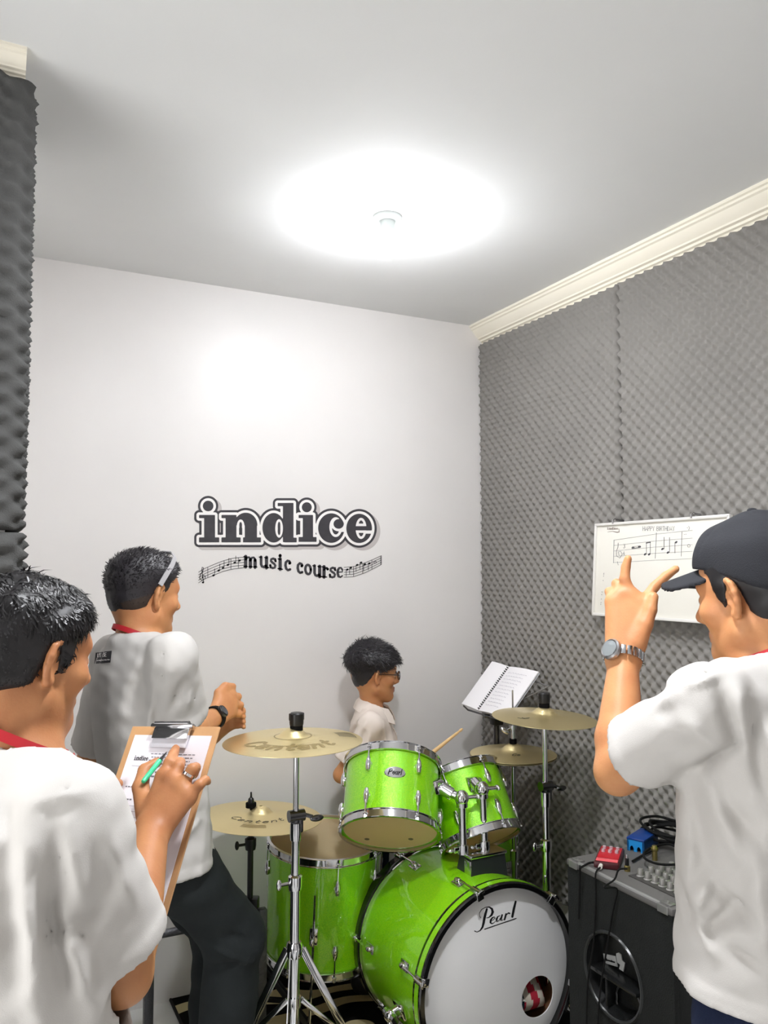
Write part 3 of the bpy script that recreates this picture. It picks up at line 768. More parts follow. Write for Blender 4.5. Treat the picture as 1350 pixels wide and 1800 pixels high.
# tom mount on top: wedge block, two posts, arms
mp = loc(at(848, 1532, 2.89)); up = np.array([1.0, 0, 0]); wx = np.array([0, -1.0, 0]); fz = np.array([0, 0, 1.0])
mount = G()
def tri_block(cy, cz):
    k = 10; w, l = .075, .045
    vs = []; 
    for zz in (-l, l):
        vs += [(BR + .052, cy - w * .92, cz + zz * .8), (BR + .052, cy + w * .92, cz + zz * .8), (math.sqrt(BR * BR - (cy + w) ** 2) - .003, cy + w, cz + zz), (math.sqrt(BR * BR - cy ** 2) - .004, cy, cz + zz), (math.sqrt(BR * BR - (cy - w) ** 2) - .003, cy - w, cz + zz)]
    return vs, [(4, 3, 2, 1, 0), (5, 6, 7, 8, 9)] + [(i, (i + 1) % 5, 5 + (i + 1) % 5, 5 + i) for i in range(5)]
cy, cz = mp[1], mp[2]
mount.add(*tri_block(cy, cz)); mo = mount.obj('tom_mount_block', mat('dark_grey_plastic', (40, 42, 44), .4), bass, smooth=30)
G().box((BR + .057, cy, cz), (.010, .15, .085), bev=.003).box((BR + .02, cy + .072, cz + .02), (.05, .006, .04), bev=.002).obj('mount_plate', M_chrome, mo)
def post(pxb, pyb, pxt, pyt, d, tip, name):
    b_, t_ = loc(at(pxb, pyb, d)), loc(at(pxt, pyt, d))
    b_[0] = BR + .06
    g = G().cyl(b_, t_, .0128, n=18); o = g.obj('tom_post', M_chrome, bass)
    ux_ = (t_ - b_) / np.linalg.norm(t_ - b_)
    G().cyl(b_, b_ + ux_ * .03, .019, n=18).box(b_ + np.array([.016, .024, 0]), (.02, .03, .012), bev=.003).cyl(b_ + ux_ * .016, b_ + ux_ * .016 + np.array([0, .045, 0]), .005, n=8).ell(b_ + ux_ * .016 + np.array([0, .05, 0]), (.007, .012, .010)).obj('post_clamp', M_chrome, o)
    e = loc(tip)
    g = G(); g.cyl(t_ - ux_ * .012, t_ + ux_ * .03, .020, n=16).ell(t_ + ux_ * .018, (.027, .025, .025))
    dv = e - t_; dv /= np.linalg.norm(dv)
    g.cyl(t_ + ux_ * .018, e, .0145, n=14)
    m_ = t_ * .45 + e * .55 + ux_ * .01
    g.cyl(m_ - dv * .02, m_ + dv * .02, .022, n=14).box(e, (.05, .05, .045), bev=.008)
    g.cyl(t_ + ux_ * .018, t_ + ux_ * .018 + np.array([0, -.05, .01]), .007, n=10).ell(t_ + ux_ * .018 + np.array([0, -.055, .012]), (.010, .008, .017))
    g.obj('ratchet_arm', M_chrome, o)
post(814, 1506, 812, 1412, 2.86, at(766, 1383, 2.90), 'a')
post(852, 1498, 848, 1396, 2.90, at(832, 1378, 2.965), 'b')

# cushion inside the bass drum
cu = loc(headP(935, 1772)); 
Mc = bass.matrix_world @ Matrix.Translation(Vector((hc[0] * .66 - .025, hc[1] * .84, h - .084))) @ Matrix(frame((.62, 0, .78), (0, 1, 0)).tolist()).to_4x4()
tcu = thing('cushion', 'cushion with stars and stripes seen through the hole of the bass drum', 'cushion')
tcu.matrix_world = Mc
nu = 24; vs, fs, mi = [], [], []
for sgn in (1, -1):
    o0 = len(vs)
    for j in range(nu + 1):
        for i in range(nu + 1):
            x, y = -1 + 2 * i / nu, -1 + 2 * j / nu
            th = .05 * max(0, (1 - x ** 4) * (1 - y ** 4)) ** .5
            vs.append((x * .088, y * .085, sgn * th))
    for j in range(nu):
        for i in range(nu):
            q = (o0 + j * (nu + 1) + i, o0 + j * (nu + 1) + i + 1, o0 + (j + 1) * (nu + 1) + i + 1, o0 + (j + 1) * (nu + 1) + i)
            fs.append(q if sgn > 0 else q[::-1])
            mi.append(0 if i > nu * .56 else (2 if ((i + j // 3) // 4) % 2 == 0 else 1))
g = G(); g.v = vs; g.f = fs; g.mi = mi
g.obj('cover', [mat('navy_cloth', (30, 52, 66), .9), mat('red_cloth', (196, 40, 62), .9), mat('cream_cloth', (232, 222, 206), .9)], tcu)
g = G(); Xs = lambda u, v: np.array([u, v, .0515])
for c in ((.030, .0), (.066, .038), (.066, -.038), (.030, .052), (.030, -.052)):
    pts = [(c[0] + (.019 if k % 2 == 0 else .0078) * math.sin(k * math.pi / 5 + .2), c[1] + (.019 if k % 2 == 0 else .0078) * math.cos(k * math.pi / 5 + .2)) for k in range(10)]
    g.prism([(u, v) for u, v in pts][::-1], (0, 0, .042), (1, 0, 0), (0, 1, 0), .008)
g.obj('star_print', M_white_paint, tcu, smooth=0, kind='stuff')

# cymbals
def cymbal(name, label, p, r, tilt_n, hollow=.0, group=None, text=None, tw=1.0, rot=0.0):
    R = frame(tilt_n, cdir(1, 0))
    t = thing(name, label, 'cymbal', tuple(p), R, group)
    pr = [(.006, .029), (.018, .027), (.030, .021), (.040, .011), (.048, .006), (r * .5, .0015), (r * .8, -.004), (r, -.010)]
    prof = pr + [(r, -.0112)] + [(a_, z_ - .0014) for a_, z_ in pr[::-1]][1:]
    G().lathe(prof, 72, closed=True).obj('cymbal_plate', M_brass, t, smooth=30)
    return t, (lambda u, v: np.array([u, v, np.interp(math.hypot(u, v), [q[0] for q in pr], [q[1] for q in pr]) + .0006]))
M_print = mat('cymbal_print', (92, 84, 62), .5, .3)
M_print2 = mat('cymbal_print_gold', (170, 150, 98), .4, .6)
def cym_text(t, X, h_, vb, w, word='Centent', stretch=1.35, mm=None):
    total = sum(GLYPH[c][0] + .12 for c in word) * h_ * stretch
    g = G()
    def cv(x, y):                               # the lettering follows the curve of the plate
        rr = -y; a_ = x / abs(vb); return (rr * math.sin(a_), -rr * math.cos(a_))
    write(g, word, lambda u, v: X(u, v), -total / 2, -abs(vb), h_, w, slant=.25, stretch=stretch, curve=cv)
    g.obj('print', mm or M_print, t, smooth=0)
def ring_print(t, X, r, a0, a1, w, mm):
    g = G(); ribbon(g, arc((0, 0), r, a0, a1, 26), w, X, caps=False); g.obj('ring_print', mm, t, smooth=0)
c1 = at(515, 1297, 2.45); view1 = -(c1 - [0, 0, EYE]); 
t1, X1 = cymbal('crash_cymbal', 'large gold crash cymbal nearest the camera, on the left chrome stand', c1, .206, np.array([0, 0, 1]) + cdir(0, -1) * .005 + cdir(1, 0) * -.01)
cym_text(t1, X1, .052, -.150, .012, 'Centent', 1.5, M_print2); 
g = G()
for aa in np.linspace(-128, -52, 30): ribbon(g, [(.112 * math.cos(math.radians(aa)), .112 * math.sin(math.radians(aa))), (.117 * math.cos(math.radians(aa + .7)), .117 * math.sin(math.radians(aa + .7)))], .004, X1)
g.obj('small_print', M_print2, t1, smooth=0, kind='stuff')
ring_print(t1, X1, .055, 0, 359, .004, M_print2)
for k in range(9): ring_print(t1, X1, .188 - .006 * k, 8, 34, .0022, M_print)
c2 = at(458, 1431, 3.0)
t2, X2 = cymbal('ride_cymbal', 'low gold cymbal with printed lettering, on the black stand over the floor tom', c2, .222, np.array([0, 0, 1]) + cdir(0, -1) * -.02 + cdir(1, 0) * .045)
cym_text(t2, X2, .026, -.115, .0038, 'Centent', 2.1)
for k in range(5): ring_print(t2, X2, .134 + .006 * k, -108, -74, .002, M_print2)
c3 = at(902, 1320, 3.2); ax5 = np.array([0, 0, 1]) + cdir(0, -1) * .01
t3, X3 = cymbal('hi_hat_cymbal', 'upper gold hi-hat cymbal with a silver wing clutch', c3, .166, ax5)
cym_text(t3, X3, .020, -.085, .004, 'Ce', 1.4)
t3b, X3b = cymbal('hi_hat_cymbal', 'lower gold hi-hat cymbal facing down under its twin', c3 - np.array([0, 0, .028]), .166, np.array([0, 0, -1.0]))
c4 = at(957, 1257, 2.95)
t4, X4 = cymbal('crash_cymbal', 'gold crash cymbal on the right chrome stand, beside the raised arm', c4, .186, np.array([0, 0, 1]) + cdir(0, -1) * .03 + cdir(1, 0) * .045)
g = G(); ribbon(g, [(-.105, -.062), (-.095, -.072), (-.080, -.070), (-.066, -.066)], .004, X4); ribbon(g, [(-.090, -.064), (-.085, -.078), (-.070, -.076)], .004, X4); g.obj('print', M_print, t4, smooth=0)

def tripod(t, z_hub, z_low, r, m, phi0, flat=.018, feet=True):
    for k in range(3):
        a_ = phi0 + 2 * math.pi * k / 3; q = np.array([math.cos(a_), math.sin(a_), 0]); sd = np.array([-q[1], q[0], 0])
        top = q * .022 + [0, 0, z_hub]; foot = q * r + [0, 0, .018]
        g = G(); ax_ = foot - top; Rl = frame(ax_, sd)
        for s_ in (-.011, .011): g.box((top + foot) / 2 + sd * s_, (.0035, flat, np.linalg.norm(ax_)), Rl, bev=.001)
        leg = g.obj('leg', m, t)
        mid = top * .42 + foot * .58; low = q * .022 + [0, 0, z_low]
        g = G(); Rb_ = frame(mid - low, sd)
        for s_ in (-.006, .006): g.box((mid + low) / 2 + sd * s_, (.003, flat * .8, np.linalg.norm(mid - low)), Rb_, bev=.001)
        g.cyl(mid - sd * .016, mid + sd * .016, .005, n=8); g.obj('brace', m, leg)
        if feet: G().box(foot + q * .008 + [0, 0, -.001], (.045, .028, .034), frame((0, 0, 1), q), bev=.008).obj('rubber_foot', M_rubber, leg)
    G().lathe([(.012, z_hub - .022), (.021, z_hub - .022), (.023, z_hub - .010), (.023, z_hub + .010), (.019, z_hub + .02), (.012, z_hub + .02)], 18, closed=True).obj('hub_collar', m, t)
    G().lathe([(.012, z_low - .014), (.019, z_low - .014), (.019, z_low + .014), (.012, z_low + .014)], 18, closed=True).obj('brace_collar', m, t)
def cymbal_stand(label, p, z_hub, z_low, z_c1, z_c2, m, r=.30, phi=0.3, tilt=None, black_top=True, low_z=.06):
    t = thing('cymbal_stand', label, 'stand', (p[0], p[1], 0))
    zc = p[2]
    g = G(); g.cyl((0, 0, low_z), (0, 0, z_c1), .0145 if black_top else .0105, n=18); g.obj('lower_tube', m, t)
    G().lathe([(.0125, z_c1 - .03), (.018, z_c1 - .03), (.0205, z_c1 - .015), (.0205, z_c1 + .008), (.013, z_c1 + .012)], 18, closed=True).cyl((0, 0, z_c1 - .01), (-.045, 0, z_c1 - .01), .005, n=8).ell((-.05, 0, z_c1 - .01), (.008, .006, .016)).obj('height_clamp', m, t)
    if z_c2 > z_c1: G().cyl((0, 0, z_c1), (0, 0, z_c2), .0115, n=16).obj('middle_tube', m, t)
    G().cyl((0, 0, z_c2), (0, 0, zc - .02), .0088, n=14).cyl((0, 0, zc - .05), (0, 0, zc - .012), .012, n=14).obj('upper_tube', m, t)
    if z_c2 > z_c1:
        G().lathe([(.009, z_c2 - .05), (.0155, z_c2 - .05), (.017, z_c2 - .035), (.017, z_c2), (.010, z_c2 + .004)], 16, closed=True).obj('middle_clamp', m, t)
        G().cyl((-.022, 0, z_c2 + .02), (.026, 0, z_c2 + .02), .017, n=16).box((.006, 0, z_c2 - .004), (.03, .026, .05), bev=.006).cyl((.026, 0, z_c2 + .02), (.05, -.008, z_c2 + .012), .006, n=8).ell((.062, -.012, z_c2 + .008), (.022, .007, .010)).obj('tilter', mat('dark_chrome', (96, 96, 98), .2, 1.0), t)
    tripod(t, z_hub, z_low, r, m, phi)
    zt = zc + .024
    G().cyl((0, 0, zc - .02), (0, 0, zt + .035), .004, n=8).lathe([(0, zt - .004), (.019, zt - .004), (.019, zt + .012), (.0, zt + .013)], 16).obj('felt_washer', M_felt, t)
    if black_top: G().lathe([(0, zt + .013), (.020, zt + .013), (.021, zt + .020), (.021, zt + .046), (.017, zt + .05), (0, zt + .05)], 16).box((0, 0, zt + .038), (.046, .012, .022), bev=.003).obj('wing_nut', M_black_plastic, t)
    else: G().lathe([(0, zt + .013), (.012, zt + .013), (.010, zt + .026), (.004, zt + .032), (.003, zt + .05), (0, zt + .05)], 12).obj('wing_nut', M_black_plastic, t)
    return t
def zat(py, d): return at(675, py, d)[2]
cymbal_stand('chrome cymbal stand with a wide tripod, nearest the camera', c1 + np.array([0, 0, 0]) * 0 + (at(521, 1400, 2.45) - at(515, 1400, 2.45)), zat(1668, 2.45), zat(1760, 2.45), zat(1545, 2.45), zat(1446, 2.45), M_chrome, .30, phi=PSI * -1 + .55)
st2 = cymbal_stand('thin black cymbal stand beside the floor tom', np.array([at(441, 1431, 3.0)[0], at(441, 1431, 3.0)[1], c2[2] + .004]), .28, .13, zat(1478, 3.0), zat(1478, 3.0) - .001, M_black_metal, .24, phi=-.55, black_top=False)
G().box((0.004, 0, zat(1602, 3.0)), (.055, .05, .095), frame((0, 0, 1), cdir(1, 0)), bev=.006).obj('leg_hub_block', M_black_plastic, st2)
cymbal_stand('chrome cymbal stand by the foam wall, right of the hi-hat', c4 + np.array([0, 0, .006]), .36, .17, zat(1480, 2.95), zat(1392, 2.95), M_chrome, .25, phi=1.0)

# hi-hat stand
th = thing('hi_hat_stand', 'chrome hi-hat stand with a long thin rod behind the right rack tom', 'stand', (c3[0], c3[1], 0))
G().cyl((0, 0, .05), (0, 0, .56), .0125, n=16).obj('lower_tube', M_chrome, th)
G().cyl((0, 0, .56), (0, 0, c3[2] - .05), .0095, n=16).lathe([(.0095, .54), (.017, .54), (.018, .575), (.0095, .58)], 16, closed=True).obj('upper_tube', M_chrome, th)
G().cyl((0, 0, c3[2] - .05), (0, 0, zat(1213, 3.2)), .0032, n=8).obj('rod', M_steel, th)
G().lathe([(.004, c3[2] - .055), (.024, c3[2] - .055), (.024, c3[2] - .048), (.010, c3[2] - .040), (.004, c3[2] - .040)], 16, closed=True).obj('seat_cup', M_black_plastic, th)
zc3 = c3[2]
G().lathe([(.004, zc3 + .026), (.014, zc3 + .026), (.014, zc3 + .046), (.004, zc3 + .046)], 14, closed=True).obj('felt_washer', M_felt, th)
G().cyl((0, 0, zc3 + .046), (0, 0, zc3 + .085), .0085, n=12).cyl((0, 0, zc3 + .083), (0, 0, zc3 + .098), .013, n=12).cyl((0, 0, zc3 + .09), cdir(-.9, -.4) * .03 + [0, 0, zc3 + .078], .005, n=8).ell(cdir(-.9, -.4) * .036 + [0, 0, zc3 + .080], (.010, .008, .020), frame(cdir(-.8, 0, .6))).obj('clutch', M_chrome, th)
tripod(th, .40, .16, .24, M_chrome, .2)
# ------------------------------------------------------------------ rug
def rug_material():
    m = mat('black_rug_with_cream_leaves', (20, 18, 17), 0.95, spec=.1)
    n, l, b = nodes_of(m)
    tc = n.new('ShaderNodeTexCoord')
    nz = n.new('ShaderNodeTexNoise'); nz.inputs['Scale'].default_value = 2.2; nz.inputs['Detail'].default_value = 1
    l.new(tc.outputs['Object'], nz.inputs['Vector'])
    ad = n.new('ShaderNodeMixRGB'); ad.blend_type = 'LINEAR_LIGHT'; ad.inputs[0].default_value = .55
    l.new(tc.outputs['Object'], ad.inputs[1]); l.new(nz.outputs['Color'], ad.inputs[2])
    wv = n.new('ShaderNodeTexWave'); wv.bands_direction = 'Y'; wv.inputs['Scale'].default_value = 1.15; wv.inputs['Distortion'].default_value = 2.5; wv.inputs['Detail'].default_value = 0.6
    l.new(ad.outputs[0], wv.inputs['Vector'])
    cr = n.new('ShaderNodeValToRGB'); cr.color_ramp.elements[0].position = .56; cr.color_ramp.elements[1].position = .585
    cr.color_ramp.elements[0].color = (*lin((20, 18, 17)), 1); cr.color_ramp.elements[1].color = (*lin((205, 192, 148)), 1)
    l.new(wv.outputs['Fac'], cr.inputs[0]); l.new(cr.outputs[0], b.inputs['Base Color'])
    fz = n.new('ShaderNodeTexNoise'); fz.inputs['Scale'].default_value = 500
    l.new(tc.outputs['Object'], fz.inputs['Vector'])
    bp = n.new('ShaderNodeBump'); bp.inputs['Strength'].default_value = .6; bp.inputs['Distance'].default_value = .004
    l.new(fz.outputs['Fac'], bp.inputs['Height']); l.new(bp.outputs[0], b.inputs['Normal'])
    return m
rc = at_z(300, 1761, 0)
RX0, RX1, RY0, RY1 = rc[0], 2.02, 1.55, rc[1] + .01
tr = thing('rug', 'black rug with cream leaf shapes under the drum kit', 'rug', ((RX0 + RX1) / 2, (RY0 + RY1) / 2, 0))
G().box((0, 0, .005), (RX1 - RX0, RY1 - RY0, .010), bev=.004).obj('pile', rug_material(), tr)
gb = G()
hx, hy = (RX1 - RX0) / 2, (RY1 - RY0) / 2
gb.tube([(-hx, -hy, .006), (hx, -hy, .006), (hx, hy, .006), (-hx, hy, .006), (-hx, -hy, .006)], .007, 8)
gb.obj('bound_edge', mat('dark_rug_binding', (28, 26, 24), .95), tr)

# ------------------------------------------------------------------ low metal frame by the wall
fp = at(263, 1641, 2.80)
tfm = thing('metal_frame', 'low dark grey metal frame with a round rail, behind the man in black trousers', 'frame', (fp[0], fp[1], 0))
zr = at(270, 1646, 2.80)[2]
M_hammer = mat('hammered_grey_metal', (92, 92, 96), .35, .6, bump=.5, bscale=90)
G().tube([(.012, 0, zr - .02), (.02, 0, zr), (.37, 0, zr), (.378, 0, zr - .02)], .0135, 12).obj('rail', M_hammer, tfm)
for x in (0, .39):
    G().box((x, 0, (zr + .02) / 2 + .004), (.030, .030, zr + .012), bev=.003).box((x, .02, .008), (.034, .16, .016), bev=.004).obj('post', M_hammer, tfm)
G().tube([(0, 0, .07), (.39, 0, .07)], .010, 10).obj('lower_rail', M_hammer, tfm)

# ------------------------------------------------------------------ speaker cabinet with a mixer top
AH = .78
a0 = at_z(993, 1509, AH); a1 = at_z(1187, 1597, AH)
AX0 = (a0[0] + a1[0]) / 2; AY1, AY0 = a0[1], a1[1]
AX1 = XR - .055; AW, AD = AY1 - AY0, AX1 - AX0
M_cab = mat('black_cabinet_carpet', (30, 32, 31), .85, spec=.25, var=.12, vscale=14, bump=.3, bscale=240)
M_top = mat('grey_mixer_panel', (96, 94, 92), .6, var=.06, vscale=10)
ta = thing('speaker_cabinet', 'black speaker cabinet with a knob panel on top, beside the bass drum', 'speaker', (AX0 + AD / 2, (AY0 + AY1) / 2, 0))
# local axes: x towards the foam wall, y along it; front face at x = -AD/2
hx, hy = AD / 2, AW / 2
invA = ta.matrix_world.inverted(); aloc = lambda p: np.array(invA @ Vector(p))
frontA = on_plane((AX0, 0, 0), (-1, 0, 0))
rcx = aloc(frontA(1077, 1716)); RR = .112
cy_, cz_ = rcx[1], rcx[2]
g = G(); g.box((.012, 0, AH / 2 - .01), (AD - .024, AW - .004, AH - .02 - .03), bev=.004)
# front board with a round opening
n = 48; an = np.arange(n) * 2 * math.pi / n + math.pi / 4
cir = np.c_[np.full(n, -hx), cy_ + RR * np.cos(an), cz_ + RR * np.sin(an)]
sq = []
for t_ in an:
    dy, dz = math.cos(t_), math.sin(t_)
    ky = ((hy if dy > 0 else -hy) - cy_) / dy if abs(dy) > 1e-6 else 1e9
    kz = ((AH - .012 if dz > 0 else .03) - cz_) / dz if abs(dz) > 1e-6 else 1e9
    k = min(ky, kz); sq.append((-hx, cy_ + dy * k, cz_ + dz * k))
sq = np.array(sq)
for cyy, czz in ((hy, AH - .012), (hy, .03), (-hy, AH - .012), (-hy, .03)):
    j = np.argmin(np.hypot(sq[:, 1] - cyy, sq[:, 2] - czz)); sq[j, 1:] = (cyy, czz)
back = sq.copy(); back[:, 0] = -hx + .016
cin = cir.copy(); cin[:, 0] = -hx + .016
gf = G(); gf.add(np.r_[cin, cir, sq, back], [(k * n + i, k * n + (i + 1) % n, (k + 1) * n + (i + 1) % n, (k + 1) * n + i)[::-1] for k in range(3) for i in range(n)])
gf.obj('front_board', M_cab, ta, smooth=30)
body = G()
th_ = .014
body.box((.008, hy - th_ / 2, AH / 2 + .005), (AD - .016, th_, AH - .04), bev=.003).box((.008, -hy + th_ / 2, AH / 2 + .005), (AD - .016, th_, AH - .04), bev=.003).box((hx - th_ / 2, 0, AH / 2 + .005), (th_, AW, AH - .04), bev=.003).box((.008, 0, .035), (AD - .016, AW, .02), bev=.003)
body.obj('cabinet', M_cab, ta)
G().box((0, 0, AH - .010), (AD + .006, AW + .004, .020), bev=.006).obj('mixer_top', M_top, ta)
Rf = frame((-1, 0, 0), (0, 0, 1))
dish = G().lathe([(RR - .002, .003), (RR - .006, -.01), (RR - .02, -.045), (0, -.050)], 48, c=(-hx, cy_, cz_), R=Rf, cap=False).obj('recessed_dish', mat('smooth_black_plastic', (26, 27, 27), .25), ta)
G().lathe([(RR - .004, .001), (RR - .002, .005), (RR + .003, .006), (RR + .006, .001)], 48, c=(-hx, cy_, cz_), R=Rf, closed=True).obj('rim', mat('glossy_grey_rim', (46, 48, 48), .28), dish)
G().box((-hx + .022, cy_, cz_ - .012), (.050, .185, .012), bev=.003).box((-hx + .022, cy_ + .03, cz_ - .055), (.04, .008, .08), bev=.002).obj('divider', mat('smooth_black_plastic', (26, 27, 27), .25), dish)
for (px, py, r_) in ((1052, 1747, .036), (1088, 1772, .050)):
    q = aloc(frontA(px, py)); G().lathe([(r_ - .003, .0), (r_, .003), (r_ + .003, .0)], 28, c=(-hx + .036, q[1], q[2]), R=Rf, closed=True).obj('cup_ring', mat('glossy_grey_rim', (46, 48, 48), .28), dish)
innerA = on_plane((AX0 + .044, 0, 0), (-1, 0, 0))
def label_plate(pts, name):
    q = [aloc(innerA(*p)) for p in pts]; k = len(q)
    G().add([v for v in q] + [v + np.array([.003, 0, 0]) for v in q], [tuple(range(k))[::-1], tuple(range(k, 2 * k))] + [(i, (i + 1) % k, k + (i + 1) % k, k + i) for i in range(k)]).obj(name, mat('pale_label', (196, 198, 196), .6), dish, smooth=0)
label_plate([(1060, 1676), (1063, 1693), (1085, 1699.5), (1082, 1681)], 'white_label')
label_plate([(1083, 1680), (1083, 1676), (1087, 1674.5), (1091, 1678), (1093, 1688), (1098, 1693), (1095.5, 1708), (1088, 1703), (1090, 1696), (1085, 1692)], 'white_emblem')
g = G(); Xl = lambda u, v: aloc(innerA(u, v, .001)); ribbon(g, [(1064.5, 1687), (1070, 1688.5), (1080, 1691.5)], 2.6, Xl); ribbon(g, [(1066, 1685), (1066, 1689)], 1.5, Xl); ribbon(g, [(1075, 1688), (1075, 1691)], 1.5, Xl); g.obj('label_print', M_ink, dish, smooth=0)
for yy in (hy, -hy):
    s_ = 1 if yy > 0 else -1
    G().box((-hx + .016, yy - s_ * .030, AH + .0015), (.022, .036, .004), bev=.0015).box((-hx - .004, yy - s_ * .030, AH - .010), (.004, .036, .020), bev=.0015).lathe([(.004, 0), (.004, .004), (0, .005)], 8, c=(-hx + .016, yy - s_ * .030, AH + .003)).obj('corner_guard', mat('worn_steel_guard', (168, 168, 166), .35, .8), ta)
G().box((-hx + .004, 0, AH - .004), (.012, AW - .09, .012), bev=.004).obj('edge_strip', mat('worn_grey_edge', (150, 150, 148), .4, .3), ta)
for sx in (-1, 1):
    for sy in (-1, 1): G().lathe([(0, 0), (.02, 0), (.022, .026), (0, .026)], 14, c=(sx * (hx - .06), sy * (hy - .06), 0)).obj('rubber_foot', M_rubber, ta)
# knobs
k0 = aloc(at_z(1126, 1541, AH)); k1 = aloc(at_z(1183, 1564, AH))
kg = G(); kg.lathe([(.0115, 0), (.0115, .003), (.0085, .005), (.0075, .020), (.006, .022), (0, .022)], 14).box((0, .004, .0225), (.0015, .006, .001))
ko = kg.obj('knob', mat('grey_knob', (150, 148, 144), .3, .35), ta); first = True
dy = (k1 - k0)[1] / 4
for c in range(6):
    for r_ in range(5):
        if c == 5 and r_ > 3: continue
        o = ko if first else ko.copy()
        if not first: COL.objects.link(o)
        first = False
        y_ = k0[1] + dy * c - dy * .0 * r_; x_ = k0[0] + .040 * r_
        if abs(y_) > hy - .012: y_ = -hy + .014
        o.location = (x_, max(y_, -hy + .014), AH); o.rotation_euler = (0, 0, (c * 7 + r_ * 3) % 5 - 2)
gp = G(); gp.box((k0[0] + .08, (k0[1] + dy * 2.4), AH + .0012), (.215, abs(dy) * 6.2, .002)); gp.obj('control_strip', mat('dark_control_strip', (66, 64, 62), .5), ta)

# things on the cabinet
def on_top(px, py, h=0.0): return at_z(px, py, AH + h)
def flat_box(pts, h0, h1):
    """centre, yaw and size of a box from three photo corners of its lid: front left, front right, back right"""
    A, B, C_ = (at_z(px, py, AH + h1) for px, py in pts)
    ex = (B - A)[:2]; w = np.linalg.norm(ex); ex /= w; ey = np.array([-ex[1], ex[0]])
    dpt = (C_ - B)[:2] @ ey
    c = A[:2] + ex * w / 2 + ey * dpt / 2
    return c, math.atan2(ex[1], ex[0]), w, abs(dpt)
c, yaw, w, dp = flat_box([(1043, 1513), (1088, 1519), (1094, 1490)], 0, .020)
tp = thing('effects_pedal', 'flat red effects pedal on the corner of the speaker cabinet', 'pedal', (c[0], c[1], AH), Matrix.Rotation(yaw, 3, 'Z'))
G().box((0, 0, .0095), (w, dp, .019), bev=.005).obj('case', mat('dark_red_case', (70, 20, 26), .35), tp)
G().box((0, .1 * dp, .0192), (w * .86, dp * .70, .003), bev=.001).obj('face_plate', mat('red_plate', (186, 30, 44), .3), tp)
G().box((0, -dp * .36, .0192), (w * .86, dp * .14, .004), bev=.001).obj('foot_bar', mat('pink_red_bar', (236, 96, 104), .4), tp)
for i in range(3):
    for j in range(2): G().lathe([(.0055, 0), (.005, .008), (0, .008)], 10, c=((i - 1) * w * .27, dp * (.30 - .2 * j), .0205)).obj('pedal_knob', mat('silver_pink_knob', (214, 190, 200), .3, .4), tp)
G().cyl((-w * .2, -dp * .5, .010), (-w * .2, -dp * .5 - .018, .010), .006, n=10).obj('jack_socket', mat('white_plug', (226, 222, 214), .4), tp)
c, yaw, w, dp = flat_box([(1102, 1471), (1132, 1477.5), (1146, 1459)], 0, .040)
tb = thing('blue_box', 'small blue plastic box with two notches, on the speaker cabinet', 'box', (c[0], c[1], AH), Matrix.Rotation(yaw, 3, 'Z'))
M_blue = mat('bright_blue_plastic', (30, 140, 214), .4)
n_ = []
pf = [(-w / 2, 0), (-w * .34, 0), (-w * .34, .010), (-w * .27, .016), (-w * .18, .016), (-w * .11, .010), (-w * .11, 0), (w * .07, 0), (w * .07, .010), (w * .14, .016), (w * .23, .016), (w * .30, .010), (w * .30, 0), (w / 2, 0), (w / 2, .034), (-w / 2, .034)]
G().prism(pf, (0, -dp / 2 + .006, 0), (1, 0, 0), (0, 0, 1), .006).obj('notched_front', M_blue, tb, smooth=0)
G().prism(pf[::-1], (0, dp / 2 - .006, 0), (1, 0, 0), (0, 0, 1), -.006).box((w / 2 - .003, 0, .017), (.006, dp, .034)).box((-w / 2 + .003, 0, .017), (.006, dp, .034)).obj('side_walls', mat('deep_blue_plastic', (18, 66, 130), .4), tb, smooth=0)
G().box((0, 0, .037), (w + .003, dp + .003, .007), bev=.002).obj('lid', mat('navy_lid', (16, 58, 128), .3), tb)
for (px, py, nm, h_, mm, lab) in ((1102.5, 1531, 'jack_plug', .022, 'b', 'brass jack plug with black sleeve standing by the red pedal'), (1151, 1512, 'jack_adapter', .030, 'a', 'tall brass jack adapter standing among the knobs')):
    p = on_top(px, py)
    t = thing(nm, lab, 'plug', tuple(p))
    mb = mat('old_brass', (150, 136, 84), .35, .9)
    if mm == 'b':
        G().lathe([(0, 0), (.0085, 0), (.0085, .014), (.006, .016), (0, .016)], 14).obj('brass_base', mb, t)
        G().lathe([(.005, .016), (.006, .020), (.0055, .036), (0, .037)], 12).obj('black_sleeve', M_black_plastic, t)
        G().lathe([(.003, .036), (.003, .044), (0, .047)], 10).obj('steel_tip', M_chrome, t)
    else:
        G().lathe([(0, .0), (.008, 0), (.008, .040), (.0065, .043), (0, .043)], 14).obj('brass_barrel', mb, t)
        G().lathe([(.010, .028), (.011, .030), (.011, .036), (.010, .038)], 14, closed=True).obj('collar', mb, t)
def cord(name, label, pts, r, m=None, group=None):
    P = np.array(pts, float)
    t = np.linspace(0, len(P) - 1, len(P) * 7); i = np.clip(t.astype(int), 0, len(P) - 2); u = (t - i)[:, None]
    Q = np.r_[[2 * P[0] - P[1]], P, [2 * P[-1] - P[-2]]]
    a, b, c_, d_ = Q[i], Q[i + 1], Q[i + 2], Q[i + 3]
    S = .5 * ((2 * b) + (-a + c_) * u + (2 * a - 5 * b + 4 * c_ - d_) * u ** 2 + (-a + 3 * b - 3 * c_ + d_) * u ** 3)
    base = S[:, :].min(0); base = np.array([S[0][0], S[0][1], S[:, 2].min()])
    g = G().tube(S - base, r, 8)
    o = g.obj(name, m or M_rubber); o.location = base; o['label'] = label; o['category'] = 'cable'
    if group: o['group'] = group
    return o
FX = AX0 - .012
e0 = on_top(1048, 1527, .014)
